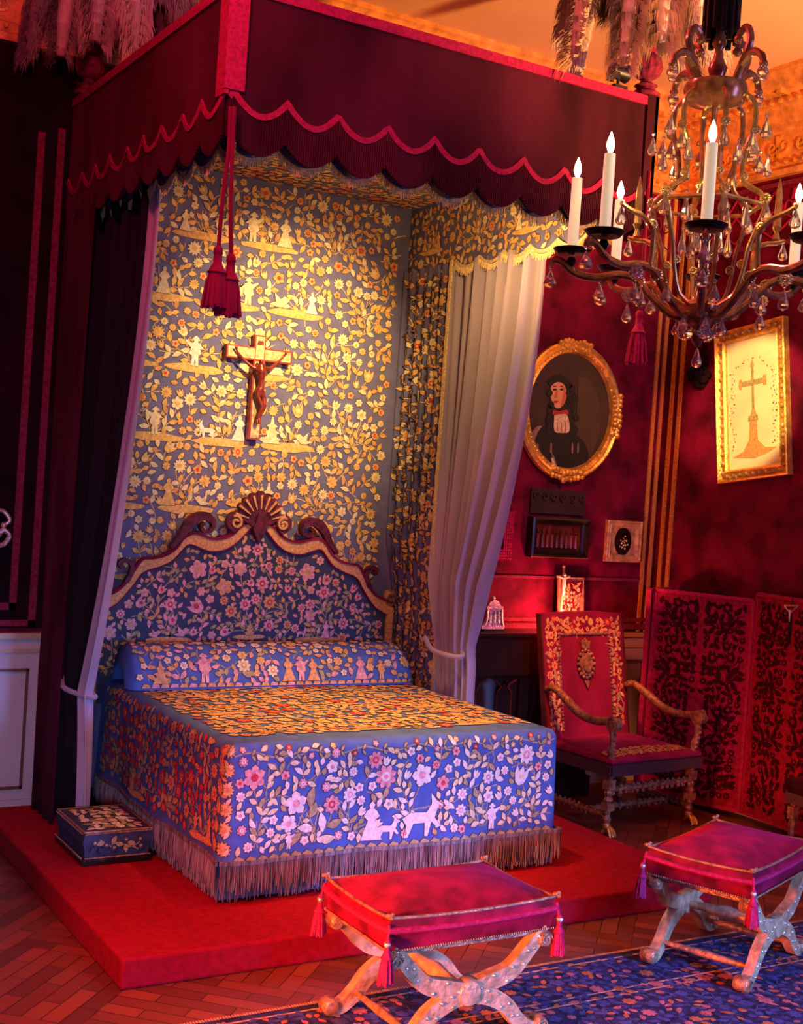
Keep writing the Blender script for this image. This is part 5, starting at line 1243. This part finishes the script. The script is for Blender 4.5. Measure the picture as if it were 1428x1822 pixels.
# ================================================================== X STOOLS
def x_stool(lab):
    t = thing('cross_frame_stool', lab, 'stool', (0, 0, 0), 'cross-framed velvet stools on the rug'); ORG[t.name] = (0, 0, 0)
    w, d = .36, .235
    b = MB(); cushion(b, -w, w, -d, d, .395, .515, .045, sag=.0, n=22)
    s_ = build('seat_cushion', b, 'stool_velvet', t)
    b = MB(); 
    def edge(z, o, r):
        n = 12; c = [(-w-o, -d-o), (w+o, -d-o), (w+o, d+o), (-w-o, d+o)]
        for (a0, c0), (a1, c1) in zip(c, c[1:]+c[:1]): b.tube([(a0+(a1-a0)*i/n, c0+(c1-c0)*i/n, z-.012*4*(i/n)*(1-i/n)) for i in range(n+1)], r, 6)
    edge(.520, .004, .006); build('cord_piping', b, 'gilt_brown', s_)
    b = MB(); edge(.478, .012, .012); build('braid_band', b, 'braid_red', s_)
    b = MB()
    for i in range(72): q = i/71*2-1; b.ball((q*w, -d-.008, .402), .0048, 0, 5); b.ball((q*w, d+.008, .402), .0048, 0, 5)
    for i in range(46): q = i/45*2-1; b.ball((-w-.008, q*d, .402), .0048, 0, 5); b.ball((w+.008, q*d, .402), .0048, 0, 5)
    build('nailheads', b, 'gilt_brown', s_)
    for sx in (-1, 1):
        for sy in (-1, 1):
            b = MB(); x, y = sx*(w+.02), sy*(d+.02)
            b.tube([(x-sx*.01, y-sy*.01, .50), (x, y, .43)], .006, 6)
            tassel(b, (x, y, .44), .145, .030, seed=sx+2*sy+5); o = build('tassel', b, 'braid_red', t)
            b = MB(); b.ball((x, y, .435), .014, 0, 8); b.lathe([(.013, .40), (.017, .385), (.013, .37)], (x, y, 0), 10); build('tassel_knob', b, 'silver', o)
            b = MB()
            for k in range(6): b.ball((x-sx*.012+.010*cos(k), y-sy*.012+.010*sin(k), .522+.003*k), .008, 0, 6)
            build('corner_knot', b, 'gilt_brown', s_)
    b = MB(); b.box(-w+.02, w-.02, -d+.02, d-.02, .375, .40); build('seat_rail', b, 'gilt_brown', t, smooth=False)
    for sy in (-1, 1):
        y = sy*(d-.02)
        for sx in (-1, 1):
            P = curve([(sx*.335, .375), (sx*.31, .372), (sx*.265, .325), (sx*.19, .255), (sx*.09, .225), (0, .20), (-sx*.09, .175), (-sx*.17, .13), (-sx*.225, .07), (-sx*.28, .028), (-sx*.335, .022)], 6)
            n = len(P); b = MB(); dy = .0 if sx > 0 else .0
            W_ = [.05+.018*math.sin(PI*i/(n-1))**2+(.02 if i < 4 else 0) for i in range(n)]
            b.ribbon(P, W_, lambda u, v, tt: (u, y+tt, v), -.022+.001*sx, .022+.001*sx)
            for q in range(4, n-4, 5):
                for off in (-.5, .5): b.ball((P[q][0]+off*W_[q]*.8*(.4 if sx > 0 else -.4), y+sy*.022, P[q][1]+off*W_[q]*.8), .007, 1, 6)
            lg = build('leg', b, ['gilt_pale', 'silver'], t, ang=50)
            for cx_, cz_, r_ in ((sx*.33, .362, .032), (-sx*.335, .032, .032)):
                b = MB(); b.lathe([(.004, -.034), (r_*.8, -.032), (r_, -.024), (r_, .024), (r_*.8, .032), (.004, .034)], (cx_, y, cz_), 18, axis='y')
                b.ribbon([(cx_+p_[0], cz_+p_[1]) for p_ in spiral(0, 0, r_*.8, .004, 0, 1.7)], .005, lambda u, v, tt: (u, y+sy*.034+sy*tt, v), -.002, .004)
                build('scroll_end', b, 'gilt_brown', lg)
        b = MB(); b.lathe([(.005, -.032), (.045, -.028), (.052, -.018), (.052, .018), (.045, .028), (.005, .032)], (0, y, .20), 20, axis='y'); build('centre_boss', b, 'gilt_pale', t)
    b = MB(); b.lathe([(.012, -d+.02), (.016, -d*.7), (.026, -.05), (.034, 0), (.026, .05), (.016, d*.7), (.012, d-.02)], (0, 0, .20), 14, axis='y'); build('stretcher', b, 'gilt_pale', t)
    for sx in (-1, 1): b = MB(); b.lathe([(.010, -d+.02), (.018, 0), (.010, d-.02)], (sx*.225, 0, .07), 10, axis='y'); build('stretcher', b, 'gilt_brown', t)
    return t
s1 = x_stool('ruby velvet stool on pale crossed scroll legs, nearest in front of the bed foot')
s2 = copy_tree(s1); s2['label'] = 'ruby velvet cross-legged stool at the right edge, turned on the blue rug'
s1.location = (.345, -3.125, .0115); s2.location = (1.985, -3.03, .0115); s2.rotation_euler = (0, 0, math.radians(22))

# ================================================================== CHANDELIER
CC = Vector((.04, -4.62, 0)); A0 = math.radians(226.5)
ch = thing('crystal_chandelier', 'eight-light rococo chandelier with glass arms, crystal drops and white candles', 'chandelier', (CC.x, CC.y, 2.5))
def R3(a, r, z): return (CC.x+r*cos(a), CC.y+r*sin(a), z)
b = MB(); b.lathe([(.004, 2.47), (.016, 2.485), (.02, 2.50), (.008, 2.515), (.03, 2.53), (.045, 2.55), (.05, 2.58), (.02, 2.60), (.014, 2.64), (.022, 2.66), (.010, 2.68), (.008, 2.9), (.018, 2.92), (.008, 2.94), (.008, 3.10), (.02, 3.12), (.014, 3.17), (.02, 3.19), (.026, 3.21), (.014, 3.235), (.010, 3.26), (.02, 3.275), (.012, 3.3), (.008, 3.4)], tuple(CC), 14); build('stem', b, 'bronze', ch, ang=50)
b = MB(); b.tube([(CC.x, CC.y, 3.38), (CC.x, CC.y, CEIL)], .006, 6); build('suspension_rod', b, 'iron', ch)
b = MB(); rr = random.Random(8)
for k in range(26):
    a = 2*PI*k/26; r_ = .036+.006*(k % 2); b.tube([R3(a, r_*.9, 3.62), R3(a, r_, 3.45), R3(a, r_, 3.30-rr.uniform(-.015, .03))], .008, 6)
b.lathe([(.02, 3.62), (.034, 3.6), (.034, 3.34)], tuple(CC), 12); build('fringed_sleeve', b, 'iron', ch)
b = MB(); b.lathe([(.03, 3.105), (.075, 3.12), (.085, 3.15), (.082, 3.165), (.07, 3.155), (.03, 3.14)], tuple(CC), 28); build('crown_dish', b, 'bronze', ch)
def glass_arm(P, r, par, name, mt='bronze', beads=True):
    b = MB(); n = len(P); b.tube(P, [r*(1-.25*i/n) for i in range(n)], 8); o = build(name, b, mt, par)
    if beads:
        b = MB(); b.tube([(p_[0], p_[1], p_[2]+r*.9) for p_ in P], r*.30, 6); build('gold_rod', b, 'amber', o)
    return o
for k in range(4):
    a = A0+PI/4*1+k*PI/2
    S_ = [R3(a, q[0], q[1]) for q in curve([(.065, 3.14), (.075, 3.18), (.095, 3.22), (.11, 3.26), (.095, 3.295), (.072, 3.285), (.068, 3.27)], 4)]
    b = MB(); b.tube(S_, [.012-.004*i/len(S_) for i in range(len(S_))], 8); b.ball(S_[-1], .013, 0, 8)
    S_ = [R3(a, q[0], q[1]) for q in curve([(.085, 3.20), (.12, 3.225), (.15, 3.21), (.16, 3.185)], 4)]; b.tube(S_, [.012-.004*i/len(S_) for i in range(len(S_))], 8); b.ball(S_[-1], .012, 0, 8); build('crown_scroll', b, 'bronze', ch)
# pendant shapes
def drop(p, L, w, mt='glass', cap=True):
    b = MB(); x, y, z = p
    b.lathe([(.0006, 0), (.12*w, -.12*L), (.28*w, -.38*L), (.48*w, -.68*L), (.50*w, -.80*L), (.36*w, -.93*L), (.0008, -L)], p, 8, 0)
    if cap: b.ball((x, y, z+.006), .0055, 0, 6)
    return build('crystal_drop', b, mt, ch, ang=20)
def rosette(p, r, mt='amber'):
    b = MB(); 
    for k in range(10):
        a = 2*PI*k/10; q = Vector(p)+Vector((-sin(A0)*cos(a)*r*.62, cos(A0)*cos(a)*r*.62, sin(a)*r*.62)); b.ball(q, r*.36, 0, 6)
    b.ball(p, r*.42, 0, 6); return build('glass_rosette', b, mt, ch)
for k in range(8):
    a = A0+k*PI/4
    S_ = [R3(a, q[0], q[1]) for q in curve([(.035, 2.555), (.075, 2.555), (.13, 2.60), (.175, 2.645), (.225, 2.655), (.28, 2.645), (.335, 2.655), (.375, 2.685), (.40, 2.69), (.405, 2.675)], 5)]
    arm = glass_arm(S_, .011, ch, 'arm')
    b = MB(); b.lathe([(.010, 2.66), (.006, 2.675), (.014, 2.69), (.008, 2.70)], R3(a, .35, 0), 10); b.lathe([(.015, 2.705), (.04, 2.708), (.052, 2.722), (.050, 2.724), (.035, 2.714), (.004, 2.713)], R3(a, .35, 0), 24); build('drip_pan', b, 'iron', arm)
    b = MB(); cxx = R3(a, .35, 0); hh = .20
    b.lathe([(.0145, 2.715), (.0145, 2.715+hh*.5), (.0140, 2.715+hh), (.004, 2.718+hh)], cxx, 20); c = build('candle', b, 'candle', ch)
    b = MB(); z0 = 2.717+hh; b.lathe([(.004, z0), (.0065, z0+.006), (.0105, z0+.018), (.0085, z0+.032), (.0035, z0+.046), (.0006, z0+.054)], cxx, 12); build('flame_bulb', b, 'bulb', c)
    drop(R3(a, .405, 2.665), .050, .036)
    if k % 2 == 0: drop(R3(a, .27, 2.63), .045, .034)
    drop(R3(a+.2, .16, 2.615), .05, .032)
    rosette(R3(a, .165, 2.64), .018); 
    if k % 2: rosette(R3(a+.1, .26, 2.63), .020, 'glass'); drop(R3(a+.1, .26, 2.605), .055, .030)
    # upright scroll hook on every second arm
    if k % 2: 
        S_ = [R3(a, q[0], q[1]) for q in curve([(.19, 2.66), (.185, 2.71), (.19, 2.755), (.225, 2.78), (.27, 2.79), (.30, 2.80)], 4)]; glass_arm(S_, .008, ch, 'upper_hook', 'amber', False); drop(R3(a, .30, 2.795), .05, .028)
        rosette(R3(a, .19, 2.765), .014)
# cage
for k in range(6):
    a = A0+.26+k*PI/3
    S_ = [R3(a, q[0], q[1]) for q in curve([(.075, 3.14), (.105, 3.11), (.108, 3.05), (.090, 2.99), (.085, 2.93), (.095, 2.90), (.140, 2.87), (.150, 2.84), (.135, 2.79), (.115, 2.73), (.105, 2.67), (.085, 2.61), (.045, 2.58)], 5)]
    glass_arm(S_, .0075, ch, 'cage_arm', 'amber' if k % 2 else 'bronze')
    drop(R3(a, .11, 3.03), .055, .030); drop(R3(a+.3, .125, 2.985), .05, .028); drop(R3(a, .155, 2.85), .055, .032); drop(R3(a+.2, .10, 2.86), .075, .026); drop(R3(a+.4, .06, 2.78), .07, .024)
    drop(R3(a, .060, 2.545), .045, .030)
    rosette(R3(a, .15, 2.86), .016); rosette(R3(a, .09, 2.92), .013); rosette(R3(a, .10, 2.69), .013); rosette(R3(a, .112, 3.04), .014)
    b = MB(); b.tube([R3(a, .145, 2.845), R3(a+PI/3, .145, 2.845)], .006, 6); build('cage_bar', b, 'amber', ch)
for k in range(4):
    a = A0+PI/4+k*PI/2; b = MB(); b.ball(R3(a, .16, 3.165), .016, 0, 8); b.ball(R3(a, .16, 3.148), .010, 0, 8); build('crystal_ball', b, 'glass', ch); drop(R3(a+.1, .17, 3.05), .055, .030); drop(R3(a-.2, .18, 3.0), .05, .026)
for k in range(3):
    a = A0+.5+k*2*PI/3; b = MB(); b.ball(R3(a, .035, 2.505), .024, 0, 8, .7); build('crystal_ball', b, 'glass', ch)
drop((CC.x, CC.y, 2.47), .055, .03)
for k, dy in ((3, 0), (5, 0)):   # slim glass spires
    a = A0+k*PI/4; b = MB(); p_ = R3(a, .27, 0); b.lathe([(.012, 2.80), (.006, 2.82), (.013, 2.835), (.011, 2.84), (.009, 2.93), (.003, 2.965), (.0005, 2.97)], p_, 6); build('glass_spire', b, 'amber', ch, ang=20)
